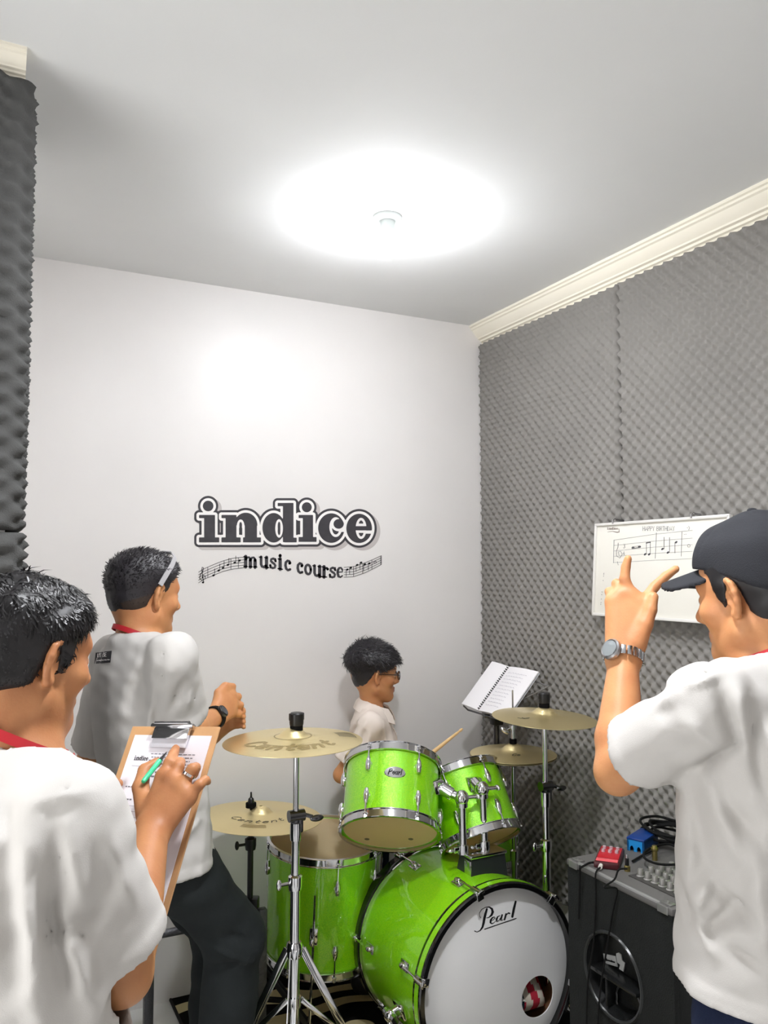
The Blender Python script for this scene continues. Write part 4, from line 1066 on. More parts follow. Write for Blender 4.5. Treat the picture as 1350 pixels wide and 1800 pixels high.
pedal_sock = np.array(tp.matrix_world @ Vector((-flat_box([(1043, 1513), (1088, 1519), (1094, 1490)], 0, .020)[2] * .2, -flat_box([(1043, 1513), (1088, 1519), (1094, 1490)], 0, .020)[3] * .5 - .02, .010)))
cord('thin_cable', 'thin black cable running from the red pedal down the cabinet front', [pedal_sock, pedal_sock + [-.02, -.008, -.004], (FX - .002, pedal_sock[1] - .012, AH - .01), (FX, pedal_sock[1] - .010, AH - .07), (FX, pedal_sock[1] + .004, AH - .2), (FX - .002, pedal_sock[1] + .03, .45), (FX - .004, pedal_sock[1] + .045, .2), (FX - .03, pedal_sock[1] + .05, .02)], .0026)
pj = on_top(1102, 1527, .030)
cord('thin_cable', 'thin black cable from the standing jack plug over the cabinet edge', [pj, pj + [-.03, .0, .002], on_top(1080, 1546, .008), on_top(1062, 1560, .006) * [1, 1, 1], (FX - .002, on_top(1056, 1562)[1], AH - .012), (FX - .001, on_top(1056, 1562)[1] + .02, AH - .08), (FX - .001, on_top(1056, 1562)[1] + .05, AH - .2), (FX - .003, on_top(1056, 1562)[1] + .085, .4), (FX - .02, on_top(1056, 1562)[1] + .1, .02)], .0026)
cord('thin_cable', 'short black cable leaving the red pedal towards the cabinet corner', [on_top(1043, 1516, .014), on_top(1036, 1517, .008), on_top(1028, 1521, .007), on_top(1020, 1526, .008), (FX - .003, on_top(1018, 1524)[1], AH - .01), (FX - .004, on_top(1016, 1522)[1], AH - .15)], .0032)
rs = np.random.RandomState(4)
pc = on_top(1178, 1488)
def loops(center, n, r0, seed, zz):
    r_ = np.random.RandomState(seed); pts = []
    for k in range(n * 10):
        a_ = 2 * math.pi * k / 10 + r_.normal(0, .07)
        rr = r0 * (1 + .18 * math.sin(k * .37 + seed)) 
        pts.append(center + np.array([math.cos(a_) * rr * .85, math.sin(a_) * rr * 1.15, zz + .010 + .005 * (k // 10) + .012 * math.sin(a_ * 1.0 + seed + k * .05) ** 2]))
    return pts
lp = loops(pc + [.03, .01, 0], 7, .085, 3, .006)
cord('coiled_cable', 'thick coil of black cable heaped at the back of the speaker cabinet', lp, .0042)
ring = [on_top(*q, .03) for q in ((1196, 1492), (1175, 1484), (1150, 1488), (1133, 1498), (1133, 1508), (1150, 1517), (1172, 1520), (1196, 1519))]
cord('loose_cable', 'loose black cable lying in a wide loop over the knobs', ring, .0035)
cord('loose_cable', 'black cable from the blue box side across to the knob panel edge', [on_top(1112, 1514, .006), on_top(1122, 1508, .006), on_top(1134, 1501, .007), on_top(1150, 1492, .01), on_top(1165, 1478, .02)], .0035)

# spare drum at the back of the cabinet, mostly hidden by the man in the cap
sd_ = W(1.000, 2.40, AH + .15)
drum('small_drum', 'lime green drum shell standing on the cabinet behind the man in the cap', sd_, (0, 0, 1), (1, 0, 0), .108, .27, 6, .2)

# ------------------------------------------------------------------ music stand with a spiral book
bm_ = at(869, 1257, 3.40)
hd = cdir(.9, .42); rt = cdir(.42, -.9); beta = math.radians(48)
ub = hd * math.cos(beta) + np.array([0, 0, math.sin(beta)])
nb = np.cross(rt, ub); nb /= np.linalg.norm(nb)
Rm = np.c_[rt, ub, nb]
spine_bot = at(842, 1250, 3.44)
tms = thing('music_stand', 'black music stand with thin wire arms in the foam corner', 'music stand', (spine_bot[0] + .02, spine_bot[1] - .06, 0))
invM = tms.matrix_world.inverted(); mloc = lambda p: np.array(invM @ Vector(p))
P_ = lambda u, v, w_=0: mloc(spine_bot + rt * u + ub * v + nb * (w_ - .012))
pole_top = P_(.075, .02, -.02)
G().cyl((pole_top[0], pole_top[1], .05), (pole_top[0], pole_top[1], pole_top[2] - .02), .011, n=14).obj('pole', M_black_metal, tms)
G().box(pole_top + [0, 0, -.01], (.045, .04, .06), bev=.006).cyl(pole_top + [0, 0, -.005], pole_top + mloc(spine_bot + cdir(-1, 0) * .05) - mloc(spine_bot) + [0, 0, -.005], .008, n=10).obj('head_joint', M_black_plastic, tms)
g = G(); g.tube([P_(-.10, -.004), P_(.24, -.004)], .004, 8); g.tube([P_(-.10, -.004), P_(-.10, -.004, .03)], .0035, 8); g.tube([P_(.24, -.004), P_(.24, -.004, .03)], .0035, 8); g.obj('ledge', mat('grey_ledge', (110, 110, 112), .4, .5), tms)
g = G(); g.tube([P_(.075, .0), P_(.30, .19)], .0026, 6); g.tube([P_(.30, .19), P_(.17, .20)], .0026, 6); g.tube([P_(.075, .0), P_(.075, .20)], .0026, 6); g.tube([P_(.075, .0), P_(-.08, .17)], .0026, 6); g.obj('wire_arms', M_steel, tms)
for k in range(3):
    a_ = .4 + 2 * math.pi * k / 3; q = np.array([math.cos(a_), math.sin(a_), 0]); b0 = np.array([pole_top[0], pole_top[1], 0])
    G().tube([b0 + q * .01 + [0, 0, .26], b0 + q * .10 + [0, 0, .10], b0 + q * .16 + [0, 0, .010]], .007, 8).obj('leg', M_black_metal, tms)
tbk = thing('spiral_book', 'open white spiral-bound music book on the stand', 'book', tuple(spine_bot), Rm)
HB = .232
def sheet(u0, u1, h, w0, w1, bend, name, k=8):
    g = G(); vs = []
    for zz in (0, -.004):
        for i in range(k + 1):
            t_ = i / k; u = u0 + (u1 - u0) * t_; z = w0 + (w1 - w0) * t_ + bend * math.sin(math.pi * t_)
            vs += [(u, 0, z + zz), (u, h, z + zz)]
    fs = []; m_ = 2 * (k + 1)
    for i in range(k): 
        fs.append((2 * i, 2 * i + 2, 2 * i + 3, 2 * i + 1)); fs.append((m_ + 2 * i, m_ + 2 * i + 1, m_ + 2 * i + 3, m_ + 2 * i + 2))
        fs.append((2 * i, m_ + 2 * i, m_ + 2 * i + 2, 2 * i + 2)); fs.append((2 * i + 1, 2 * i + 3, m_ + 2 * i + 3, m_ + 2 * i + 1))
    fs += [(0, 1, m_ + 1, m_), (2 * k, m_ + 2 * k, m_ + 2 * k + 1, 2 * k + 1)]
    g.add(vs, fs); return g.obj(name, M_white, tbk, smooth=30)
sheet(.003, .215, HB, .006, .010, .006, 'right_page'); sheet(-.003, -.115, HB, .006, .022, .004, 'left_page')
g = G(); g.box((.10, HB / 2, .000), (.23, HB, .003)); g.obj('back_cover', mat('grey_card', (190, 190, 196), .7), tbk)
cg = G(); 
for k in range(22): cg.tube(np.c_[.0042 * np.cos(np.linspace(0, 2 * math.pi, 11)), np.full(11, .008 + (HB - .016) * k / 21), .0085 + .005 * np.sin(np.linspace(0, 2 * math.pi, 11))], .0014, 5, cap=False)
cg.obj('spiral_binding', M_black_plastic, tbk, kind='stuff')
g = G(); r_ = np.random.RandomState(8)
Xp = lambda u, v: np.array([u, v, .0065 + .004 * (u / .215) + .006 * math.sin(math.pi * u / .215) + .0006])
for j in range(11):
    v = HB * (.86 - .072 * j); u = .03
    while u < .16 - .004 * j:
        ln = r_.uniform(.006, .02); 
        ribbon(g, [(u, v + r_.normal(0, .001)), (u + ln / 2, v + .002), (u + ln, v + r_.normal(0, .001))], .0014, Xp); u += ln + .005
g.obj('printed_notes', mat('faint_print', (170, 166, 178), .8), tbk, smooth=0, kind='stuff')
# ------------------------------------------------------------------ distance-field sculpting for people
f32 = np.float32
def smin(a, b, k):
    if k <= 0: return np.minimum(a, b)
    h = np.maximum(k - np.abs(a - b), 0) / k
    return np.minimum(a, b) - h * h * k * 0.25
def smax(a, b, k): return -smin(-a, -b, k)
def sd_cap(P, a, b, ra, rb):
    a = np.asarray(a, f32); b = np.asarray(b, f32); ba = b - a
    pa = P - a; t = np.clip(pa @ ba / max(float(ba @ ba), 1e-9), 0, 1)
    q = pa - t[:, None] * ba
    return np.sqrt((q * q).sum(1)) - (ra + (rb - ra) * t)
def sd_ell(P, c, r, R=None):
    q = P - np.asarray(c, f32)
    if R is not None: q = q @ np.asarray(R, f32)
    r = np.asarray(r, f32)
    k0 = np.sqrt(((q / r) ** 2).sum(1)); k1 = np.sqrt(((q / (r * r)) ** 2).sum(1)) + 1e-9
    return k0 * (k0 - 1) / k1
def sd_chain(P, pts, rs, k=0.0):
    d = None
    for i in range(len(pts) - 1):
        e = sd_cap(P, pts[i], pts[i + 1], rs[i], rs[i + 1])
        d = e if d is None else smin(d, e, k)
    return d
def near(P, c, R, fn, pad=0.03):
    """evaluate fn only inside a ball, a safe lower bound elsewhere"""
    q = P - np.asarray(c, f32); r = np.sqrt((q * q).sum(1))
    d = (r - R + pad).astype(f32); m = r < R
    if m.any(): d[m] = fn(P[m])
    return d
_rng = np.random.RandomState(11)
_NK = _rng.normal(size=(5, 12, 3)); _NP = _rng.uniform(0, 6.28, (5, 12))
def noise3(P, freq, s=0):
    K = _NK[s % 5] * freq; o = np.zeros(len(P), f32)
    for k in range(12): o += np.sin(P @ K[k].astype(f32) + f32(_NP[s % 5][k]))
    return o / 3.5
def sculpt(name, fn, lo, hi, h, m, parent, base, paint=None, smooth_it=0, **props):
    """surface nets over a sparse grid"""
    lo = np.asarray(lo, float); hi = np.asarray(hi, float); C = 4
    n = (np.ceil((hi - lo) / (h * C)).astype(int)) + 1
    ax = [lo[i] + np.arange(n[i]) * h * C + h * C / 2 for i in range(3)]
    cg = np.stack(np.meshgrid(*ax, indexing='ij'), -1).reshape(-1, 3).astype(f32)
    cd = fn(cg).reshape(n)
    act = np.abs(cd) < h * C * 2.0
    N = n * C
    D = np.repeat(np.repeat(np.repeat(np.where(cd > 0, 1.0, -1.0).astype(f32), C, 0), C, 1), C, 2)
    am = np.repeat(np.repeat(np.repeat(act, C, 0), C, 1), C, 2)
    idx = np.argwhere(am)
    P = (lo + (idx + .5) * h).astype(f32)
    out = np.empty(len(P), f32)
    for s in range(0, len(P), 400000): out[s:s + 400000] = fn(P[s:s + 400000])
    D[am] = out
    D[0] = D[-1] = 1; D[:, 0] = D[:, -1] = 1; D[:, :, 0] = D[:, :, -1] = 1
    S = D < 0
    cnt = np.zeros(tuple(N - 1), np.int8)
    sl = lambda a, x, y, z: a[x:a.shape[0] - 1 + x, y:a.shape[1] - 1 + y, z:a.shape[2] - 1 + z]
    offs = [(x, y, z) for x in (0, 1) for y in (0, 1) for z in (0, 1)]
    for o in offs: cnt += sl(S, *o)
    cell = (cnt > 0) & (cnt < 8)
    ci = np.argwhere(cell); vid = np.full(cell.shape, -1, np.int32); vid[cell] = np.arange(len(ci))
    val = {o: D[ci[:, 0] + o[0], ci[:, 1] + o[1], ci[:, 2] + o[2]] for o in offs}
    acc = np.zeros((len(ci), 3), f32); w = np.zeros(len(ci), f32)
    for i, a in enumerate(offs):
        for b in offs[i + 1:]:
            if sum(abs(p - q) for p, q in zip(a, b)) != 1: continue
            va, vb = val[a], val[b]; mk = (va < 0) != (vb < 0)
            t = np.where(mk, va / np.where(mk, va - vb, 1), 0)
            acc[mk] += (np.array(a, f32) + t[:, None] * (np.array(b, f32) - np.array(a, f32)))[mk]; w[mk] += 1
    V = lo + (ci + acc / w[:, None] + .5) * h
    F = []
    for axis in range(3):
        o = [0, 0, 0]; o[axis] = 1
        A = S[:S.shape[0] - o[0], :S.shape[1] - o[1], :S.shape[2] - o[2]]; B = S[o[0]:, o[1]:, o[2]:]
        e = np.argwhere(A != B); 
        u, v = [(1, 2), (2, 0), (0, 1)][axis]
        ok = (e[:, u] > 0) & (e[:, v] > 0); e = e[ok]
        sgn = A[e[:, 0], e[:, 1], e[:, 2]]
        def g(du, dv):
            q = e.copy(); q[:, u] -= du; q[:, v] -= dv
            return vid[q[:, 0], q[:, 1], q[:, 2]]
        quad = np.stack([g(1, 1), g(0, 1), g(0, 0), g(1, 0)], 1)
        quad = np.where(sgn[:, None], quad, quad[:, ::-1]); F.append(quad[(quad >= 0).all(1)])
    F = np.concatenate(F)
    if smooth_it:
        E = np.concatenate([F[:, [0, 1]], F[:, [1, 2]], F[:, [2, 3]], F[:, [3, 0]]])
        for _ in range(smooth_it):
            s_ = np.zeros_like(V); c_ = np.zeros(len(V))
            for a, b in ((0, 1), (1, 0)):
                for k in range(3): s_[:, k] += np.bincount(E[:, a], V[E[:, b], k], len(V))
                c_ += np.bincount(E[:, a], minlength=len(V))
            V = V * .5 + .5 * s_ / np.maximum(c_, 1)[:, None]
    me = bpy.data.meshes.new(name)
    me.vertices.add(len(V)); me.vertices.foreach_set('co', (V - np.asarray(base)).astype(f32).ravel())
    me.loops.add(F.size); me.loops.foreach_set('vertex_index', F.astype(np.int32).ravel())
    me.polygons.add(len(F)); me.polygons.foreach_set('loop_start', np.arange(0, F.size, 4, dtype=np.int32)); me.polygons.foreach_set('loop_total', np.full(len(F), 4, np.int32))
    me.update(calc_edges=True)
    me.polygons.foreach_set('use_smooth', [True] * len(F))
    ms = m if isinstance(m, (list, tuple)) else [m]
    for x in ms: me.materials.append(x)
    if paint is not None:
        cen = V[F].mean(1); me.polygons.foreach_set('material_index', paint(cen).astype(np.int32))
    me.update()
    o = link(name, me, parent, **props)
    return o, V, F

# ------------------------------------------------------------------ anatomy
class Head:
    """head frame: x to its right, y to the front, z up; origin between the ears"""
    def __init__(self, c, heading, nod=0.0, roll=0.0, s=1.0):
        f = cdir(math.sin(math.radians(heading)), math.cos(math.radians(heading))); r = cdir(math.cos(math.radians(heading)), -math.sin(math.radians(heading)))
        z = np.array([0, 0, 1.0]); a = math.radians(nod)
        f2 = f * math.cos(a) - z * math.sin(a); u2 = f * math.sin(a) + z * math.cos(a)
        b = math.radians(roll); r2 = r * math.cos(b) - u2 * math.sin(b); u3 = u2 * math.cos(b) + r * math.sin(b)
        self.R = np.c_[r2, f2, u3]; self.c = np.asarray(c, float); self.s = s
    def w(self, p): return self.c + self.R @ (np.asarray(p, float) * self.s)
    def l(self, P): return ((P - self.c.astype(f32)) @ self.R.astype(f32)) / f32(self.s)
def cranium(Q):
    d = sd_ell(Q, (0, -.012, .042), (.075, .093, .080))
    d = smin(d, sd_ell(Q, (0, .030, .030), (.066, .060, .074)), .03)
    return smin(d, sd_ell(Q, (0, -.045, -.005), (.062, .052, .055)), .03)
def head_field(Q, child=False, jaw=1.0):
    S = np.abs(Q[:, 0]); M = Q.copy(); M[:, 0] = S              # mirrored side
    d = cranium(Q)
    d = smin(d, sd_ell(Q, (0, .040, -.040), (.054 * jaw, .047, .058)), .03)
    d = smin(d, sd_cap(M, (.052 * jaw, .002, -.052), (.012, .062, -.092), .021, .020), .03)      # jaw line
    d = smin(d, sd_ell(Q, (0, .070, -.088), (.022, .020, .018)), .02)                              # chin
    d = smin(d, sd_ell(M, (.046, .056, -.016), (.024, .022, .020)), .025)                          # cheek bones
    d = smin(d, sd_cap(M, (.014, .086, .028), (.044, .072, .030), .010, .008), .02)                # brows
    d = smax(d, -sd_ell(M, (.031, .104, .008), (.020, .020, .014)), .016)                          # sockets
    d = smin(d, sd_ell(M, (.031, .0765, .006), (.0145, .0125, .0125)), .004)                       # lids over the eyes
    nl = .9 if child else 1.0
    d = smin(d, sd_cap(Q, (0, .086, .016), (0, .086 + .023 * nl, -.022), .0095, .012), .012)       # nose
    d = smin(d, sd_ell(M, (.012, .094, -.029), (.0085, .010, .0075)), .010)
    d = smin(d, sd_cap(M, (0, .0935, -.0535), (.020, .082, -.056), .0068, .004), .008)             # lips
    d = smin(d, sd_cap(M, (0, .0915, -.0645), (.017, .082, -.061), .0076, .004), .008)
    d = smax(d, -sd_cap(M, (0, .1035, -.0588), (.022, .0905, -.0585), .0035, .002), .005)
    # ear: plate, rim, lobe and hollow
    def ear(E):
        a = math.radians(28); ux = np.array([-math.sin(a), math.cos(a), 0], f32); nx = np.array([math.cos(a), math.sin(a), 0], f32)
        q = E - np.array([.071, -.002, .002], f32)
        e = np.stack([q @ ux, q @ nx, q[:, 2]], 1)
        e2 = e.copy(); e2[:, 0] -= e2[:, 2] * .18
        g = sd_ell(e2, (-.006, .003, .004), (.016, .0045, .027))
        pts = [(.008, .006, .004), (.011, .008, .016), (.006, .009, .028), (-.006, .010, .033), (-.017, .011, .026), (-.021, .011, .012), (-.019, .009, -.004), (-.012, .007, -.018), (-.003, .005, -.027), (.006, .003, -.026), (.008, .002, -.016)]
        g = smin(g, sd_chain(e2, pts, [.004, .0045, .005, .005, .005, .005, .0048, .005, .0065, .006, .004], .003), .005)
        g = smin(g, sd_ell(e2, (-.008, .007, .006), (.006, .004, .014)), .005)
        g = smax(g, -sd_ell(e2, (.0, .010, -.003), (.0075, .008, .011)), .004)
        return smin(g, sd_ell(e2, (.009, .006, -.006), (.004, .004, .006)), .004)
    ew = near(M, (.075, -.006, .002), .058, ear, .02)
    return smin(d, ew, .007)
def finger_field(P, fingers, k=.004):
    d = None
    for pts, rs in fingers:
        e = sd_chain(P, pts, rs, .003); d = e if d is None else smin(d, e, k)
    return d
def hand_field(P, wrist, knuckles, fingers, r_w=.026, r_k=.0125, thumb=None, depth=None):
    """palm as a fan from the wrist to the knuckles; fingers and thumb as tapered chains"""
    wrist = np.asarray(wrist, float); K = [np.asarray(k, float) for k in knuckles]
    ax = K[-1] - K[0]; ax /= np.linalg.norm(ax) + 1e-9
    d = None
    for i, k in enumerate(K):
        a = wrist + ax * (i - (len(K) - 1) / 2) * .010
        e = sd_cap(P, a, k, r_w * .66, r_k); d = e if d is None else smin(d, e, .016)
    for i in range(len(K) - 1): d = smin(d, sd_cap(P, K[i], K[i + 1], r_k * .92, r_k * .92), .008)
    d = smin(d, finger_field(P, fingers), .006)
    if thumb is not None:
        d = smin(d, sd_chain(P, thumb[0], thumb[1], .004), .010)
    return d
def path_bend(base, F, Nn, lens, flex):
    """finger joints from a base, direction F, bending towards -Nn (palm side)"""
    pts = [np.asarray(base, float)]; a = 0.0
    for L, fx in zip(lens, flex):
        a += math.radians(fx); d = F * math.cos(a) - Nn * math.sin(a); pts.append(pts[-1] + d * L)
    return pts
def arm_field(P, sh, el, wr, s=1.0):
    sh, el, wr = (np.asarray(x, float) for x in (sh, el, wr))
    d = sd_cap(P, sh, el, .043 * s, .040 * s)
    m = el * .72 + wr * .28
    d = smin(d, sd_chain(P, [el, m, wr], [.039 * s, .042 * s, .027 * s], .01), .012)
    return d
def loft(Q, secs, p=2.4):
    """stack of oval sections (z, cx, cy, half width, half depth)"""
    Z = np.array([s[0] for s in secs]); z = Q[:, 2]
    I = lambda k: np.interp(z, Z, [s[k] for s in secs]).astype(f32)
    a, b = I(3), I(4)
    k0 = (np.abs((Q[:, 0] - I(1)) / a) ** p + np.abs((Q[:, 1] - I(2)) / b) ** p) ** (1 / p)
    return (k0 - 1) * np.minimum(a, b) * .92
def fold_field(P, folds):
    """soft ridges (+) and valleys (-) along segments (a, b, width, height), as deep as the cloth goes"""
    o = np.zeros(len(P), f32)
    for a, b, w, h in folds:
        a, b = np.asarray(a, float), np.asarray(b, float); m = (a + b) / 2
        v = m - np.array([0, 0, EYE]); v[2] = 0; v /= np.linalg.norm(v); e = np.array([v[1], -v[0], 0])
        T = np.c_[e, [0, 0, 1]].astype(f32)
        q = P @ T; a2, b2 = (a @ T).astype(f32), (b @ T).astype(f32); ba = b2 - a2
        t = np.clip((q - a2) @ ba / float(ba @ ba), 0, 1)
        dd = q - a2 - t[:, None] * ba
        w = w * .72; o += f32(h * 1.35) * np.exp(-(dd * dd).sum(1) / f32(w * w)) * (1 - .6 * (2 * t - 1) ** 2)
    return o

class Person:
    def __init__(self, label, P, N, yaw, s=1.0, name='person'):
        self.P, self.N = np.asarray(P, float), np.asarray(N, float); self.yaw = yaw; self.sc = s
        y = math.radians(yaw)
        self.f = cdir(math.sin(y), math.cos(y)); self.r = cdir(math.cos(y), -math.sin(y)); self.z = np.array([0, 0, 1.0])
        self.base = np.array([self.P[0], self.P[1], 0.0])
        self.t = thing(name, label, 'person', tuple(self.base))
        self.R = np.c_[self.r, self.f, self.z]
    def w(self, x, y, z, o=None):
        """point from right / forward / up offsets"""
        return (self.P if o is None else np.asarray(o, float)) + self.R @ np.array([x, y, z], float)
    def loc(self, Pw): return (Pw - self.base.astype(f32)) @ self.R.astype(f32)
    def spine(self, z):
        """centre of the trunk in the person frame at height z"""
        q = self.R.T @ (self.N - self.base); t = (z - self.P[2]) / (self.N[2] - self.P[2]); t = min(max(t, -.6), 1.1)
        return q[0] * max(t, 0), q[1] * max(t, 0)
    def secs(self, rows):
        """rows (t, half width, half depth, forward shift)"""
        o = []
        for t, a, b, fy in rows:
            z = self.P[2] + t * (self.N[2] - self.P[2]); cx, cy = self.spine(z); o.append((z, cx, cy + fy * self.sc, a * self.sc, b * self.sc))
        return o

def skin_material(name, rgb, deep):
    m = mat(name, rgb, .48, spec=.35, sss=.12)
    n, l, b = nodes_of(m)
    tc = n.new('ShaderNodeTexCoord'); nz = n.new('ShaderNodeTexNoise'); nz.inputs['Scale'].default_value = 16; nz.inputs['Detail'].default_value = 6
    l.new(tc.outputs['Object'], nz.inputs['Vector'])
    mx = n.new('ShaderNodeMix'); mx.data_type = 'RGBA'; mx.inputs[6].default_value = (*lin(rgb), 1); mx.inputs[7].default_value = (*lin(deep), 1)
    mr = n.new('ShaderNodeMapRange'); mr.inputs[1].default_value = .42; mr.inputs[2].default_value = .75; mr.inputs[3].default_value = 0; mr.inputs[4].default_value = .6
    l.new(nz.outputs['Fac'], mr.inputs[0]); l.new(mr.outputs[0], mx.inputs[0]); l.new(mx.outputs[2], b.inputs['Base Color'])
    n2 = n.new('ShaderNodeTexNoise'); n2.inputs['Scale'].default_value = 260; l.new(tc.outputs['Object'], n2.inputs['Vector'])
    bp = n.new('ShaderNodeBump'); bp.inputs['Strength'].default_value = .12; bp.inputs['Distance'].default_value = .002
    l.new(n2.outputs['Fac'], bp.inputs['Height']); l.new(bp.outputs[0], b.inputs['Normal'])
    return m
M_skin_a = skin_material('tan_skin', (184, 128, 86), (156, 96, 64))
M_skin_b = skin_material('light_tan_skin', (202, 144, 98), (184, 116, 78))
M_lips = mat('lips', (168, 96, 82), .4)
M_hair = mat('black_hair', (22, 20, 22), .42, spec=.45, var=.25, vscale=40, aniso=.4)
M_hair_grey = mat('soft_black_hair', (42, 39, 43), .45, spec=.5, var=.25, vscale=40)
M_tee = mat('white_cotton', (197, 194, 190), .9, spec=.15, var=.02, vscale=6, bump=.12, bscale=700)
M_tee_warm = mat('warm_white_shirt_cloth', (228, 216, 206), .85, spec=.2, bump=.2, bscale=600)
M_black_trouser = mat('black_trouser_cloth', (38, 42, 43), .85, spec=.2, var=.15, vscale=10, bump=.2, bscale=500)
M_navy = mat('navy_denim', (34, 42, 66), .9, spec=.15, var=.15, vscale=20, bump=.3, bscale=500)
M_shoe = mat('dark_shoe_leather', (30, 28, 28), .4)
M_red = mat('red_ribbon', (178, 24, 36), .55)

def body_mesh(pp, head, arms, hands, m, h=.0042, legs=None, child=False, neck=None):
    s = pp.sc; N, P_ = pp.N, pp.P
    nk0, nk1 = head.w((0, -.022, -.045)), N + pp.f * -.004 * s - pp.z * .03 * s
    secs = pp.secs([(-.14, .115, .070, 0), (0, .135, .078, 0), (.3, .115, .070, 0), (.6, .122, .072, .004), (.85, .120, .064, -.004), (.98, .072, .056, -.006), (1.02, .055, .05, -.006)])
    Z0, Z1 = secs[0][0], secs[-1][0]
    def fn(Pq):
        d = near(Pq, head.c, .20 * head.s, lambda q: head_field(head.l(q), child) * f32(head.s), .04)
        d = smin(d, sd_cap(Pq, nk0, nk1, (neck or .054) * s, (neck or .056) * 1.06 * s), .03 * s)
        Q = pp.loc(Pq)
        t = smax(loft(Q, secs), np.maximum(Z0 - Q[:, 2], Q[:, 2] - Z1), .03)
        for (sh, el, wr) in arms: t = smin(t, sd_cap(Pq, N - pp.z * .05 * s, sh, .045 * s, .046 * s), .03)
        d = smin(d, t, .035 * s)
        for (sh, el, wr) in arms: d = smin(d, arm_field(Pq, sh, el, wr, s), .02)
        for hf, c in hands: d = smin(d, near(Pq, c, .17, hf, .05), .012)
        if legs:
            for hp, kn, an, toe in legs:
                d = smin(d, sd_chain(Pq, [hp, kn, an], [.075 * s, .05 * s, .036 * s], .02), .03)
                d = smin(d, sd_cap(Pq, an, toe, .036 * s, .026 * s), .02)
        return d
    pts = [head.w((0, 0, .15)), head.w((.12, .13, -.12)), head.w((-.12, -.12, .0)), head.w((0, .14, 0)), P_ - pp.z * .2]
    for a in arms: pts += [x + e for x in a for e in (np.full(3, .07), np.full(3, -.07))]
    for hf, c in hands: pts += [np.asarray(c) + .16, np.asarray(c) - .16]
    if legs:
        for L in legs: pts += [x + e for x in L for e in (np.full(3, .09), np.full(3, -.09))]
    pts = np.array(pts)
    lips = lambda C: (lambda Q: ((np.abs(Q[:, 0]) < .021) & (Q[:, 1] > .083) & (np.abs(Q[:, 2] + .0585) < .0115 - np.abs(Q[:, 0]) * .3)).astype(int))(((C - head.c) @ head.R) / head.s)
    o, V, F = sculpt('body', fn, pts.min(0) - .02, pts.max(0) + .02, h, [m, M_lips], pp.t, pp.base, paint=lips)
    # eyes: white, iris
    for sx in (1, -1):
        g = G(); c = head.w((sx * .031, .0785, .0055)); r = .0118 * head.s
        g.ell(c - pp.base, (r, r, r), n=16, m=10); e = g.obj('eye', mat('eye_white', (232, 228, 222), .2), pp.t)
        g = G(); g.ell(head.w((sx * .031, .0868, .0055)) - pp.base, np.array([.0056, .0040, .0056]) * head.s, head.R, 14, 8); g.obj('iris', mat('dark_iris', (24, 14, 10), .1), e)
    return o

def hair_mesh(pp, head, thick, line, m, h=.0036, clump=.004, freq=70, blades=0, blen=.02, seed=1, comb=(0, .3, -1), paint=None, bw=.0011, lift=.25):
    """thick(Q) = hair depth, line(Q) = positive where hair ends, both in head units"""
    def fn(Pq):
        Q = head.l(Pq)
        d = cranium(Q) - thick(Q) - f32(clump) * noise3(Q * np.array([1, .55, .8], f32), freq, seed) * np.clip(thick(Q) / .008, .15, 1)
        d = smax(d, line(Q) + f32(.004) * noise3(Q, 160, seed + 1), .006)
        return d * f32(head.s)
    c = head.c; R = .17 * head.s
    o, V, F = sculpt('hair', fn, c - R, c + R, h, m, pp.t, pp.base, paint=(lambda C: paint(((C - head.c) @ head.R) / head.s)) if paint else None)
    if blades:
        rs = np.random.RandomState(seed)
        Q = ((V - head.c) @ head.R) / head.s
        nrm = np.zeros_like(V); fn_ = np.cross(V[F[:, 1]] - V[F[:, 0]], V[F[:, 2]] - V[F[:, 0]])
        for k in range(4): 
            for x in range(3): nrm[:, x] += np.bincount(F[:, k], fn_[:, x], len(V))
        nrm /= np.linalg.norm(nrm, axis=1)[:, None] + 1e-12
        th = thick(Q.astype(f32))
        ok = np.where((cranium(Q.astype(f32)) > th * .6) & (th > .003))[0]
        pick = rs.choice(ok, blades)
        g = G(); cb = head.R @ np.array(comb, float)
        for i in pick:
            n_ = nrm[i]; sw = cb + rs.normal(0, .45, 3); sw = sw - n_ * (sw @ n_); sw /= np.linalg.norm(sw) + 1e-9
            d_ = sw * (1 - lift) + n_ * lift * rs.uniform(.3, 1.6); d_ /= np.linalg.norm(d_)
            L = blen * rs.uniform(.5, 1.2) * min(th[i] / .012, 1.3); sd = np.cross(d_, n_); sd /= np.linalg.norm(sd) + 1e-9
            p = V[i] - pp.base - n_ * .0015; w_ = bw * rs.uniform(.7, 1.5)
            mid = p + d_ * L * .55 + n_ * L * .05; tip = p + d_ * L - n_ * L * .12
            g.add([p - sd * w_, p + sd * w_, mid + sd * w_ * .8, mid - sd * w_ * .8, tip], [(0, 1, 2, 3), (3, 2, 4)])
        g.obj('hair_strands', m if not isinstance(m, (list, tuple)) else m[0], o, smooth=0, kind='stuff')
    return o

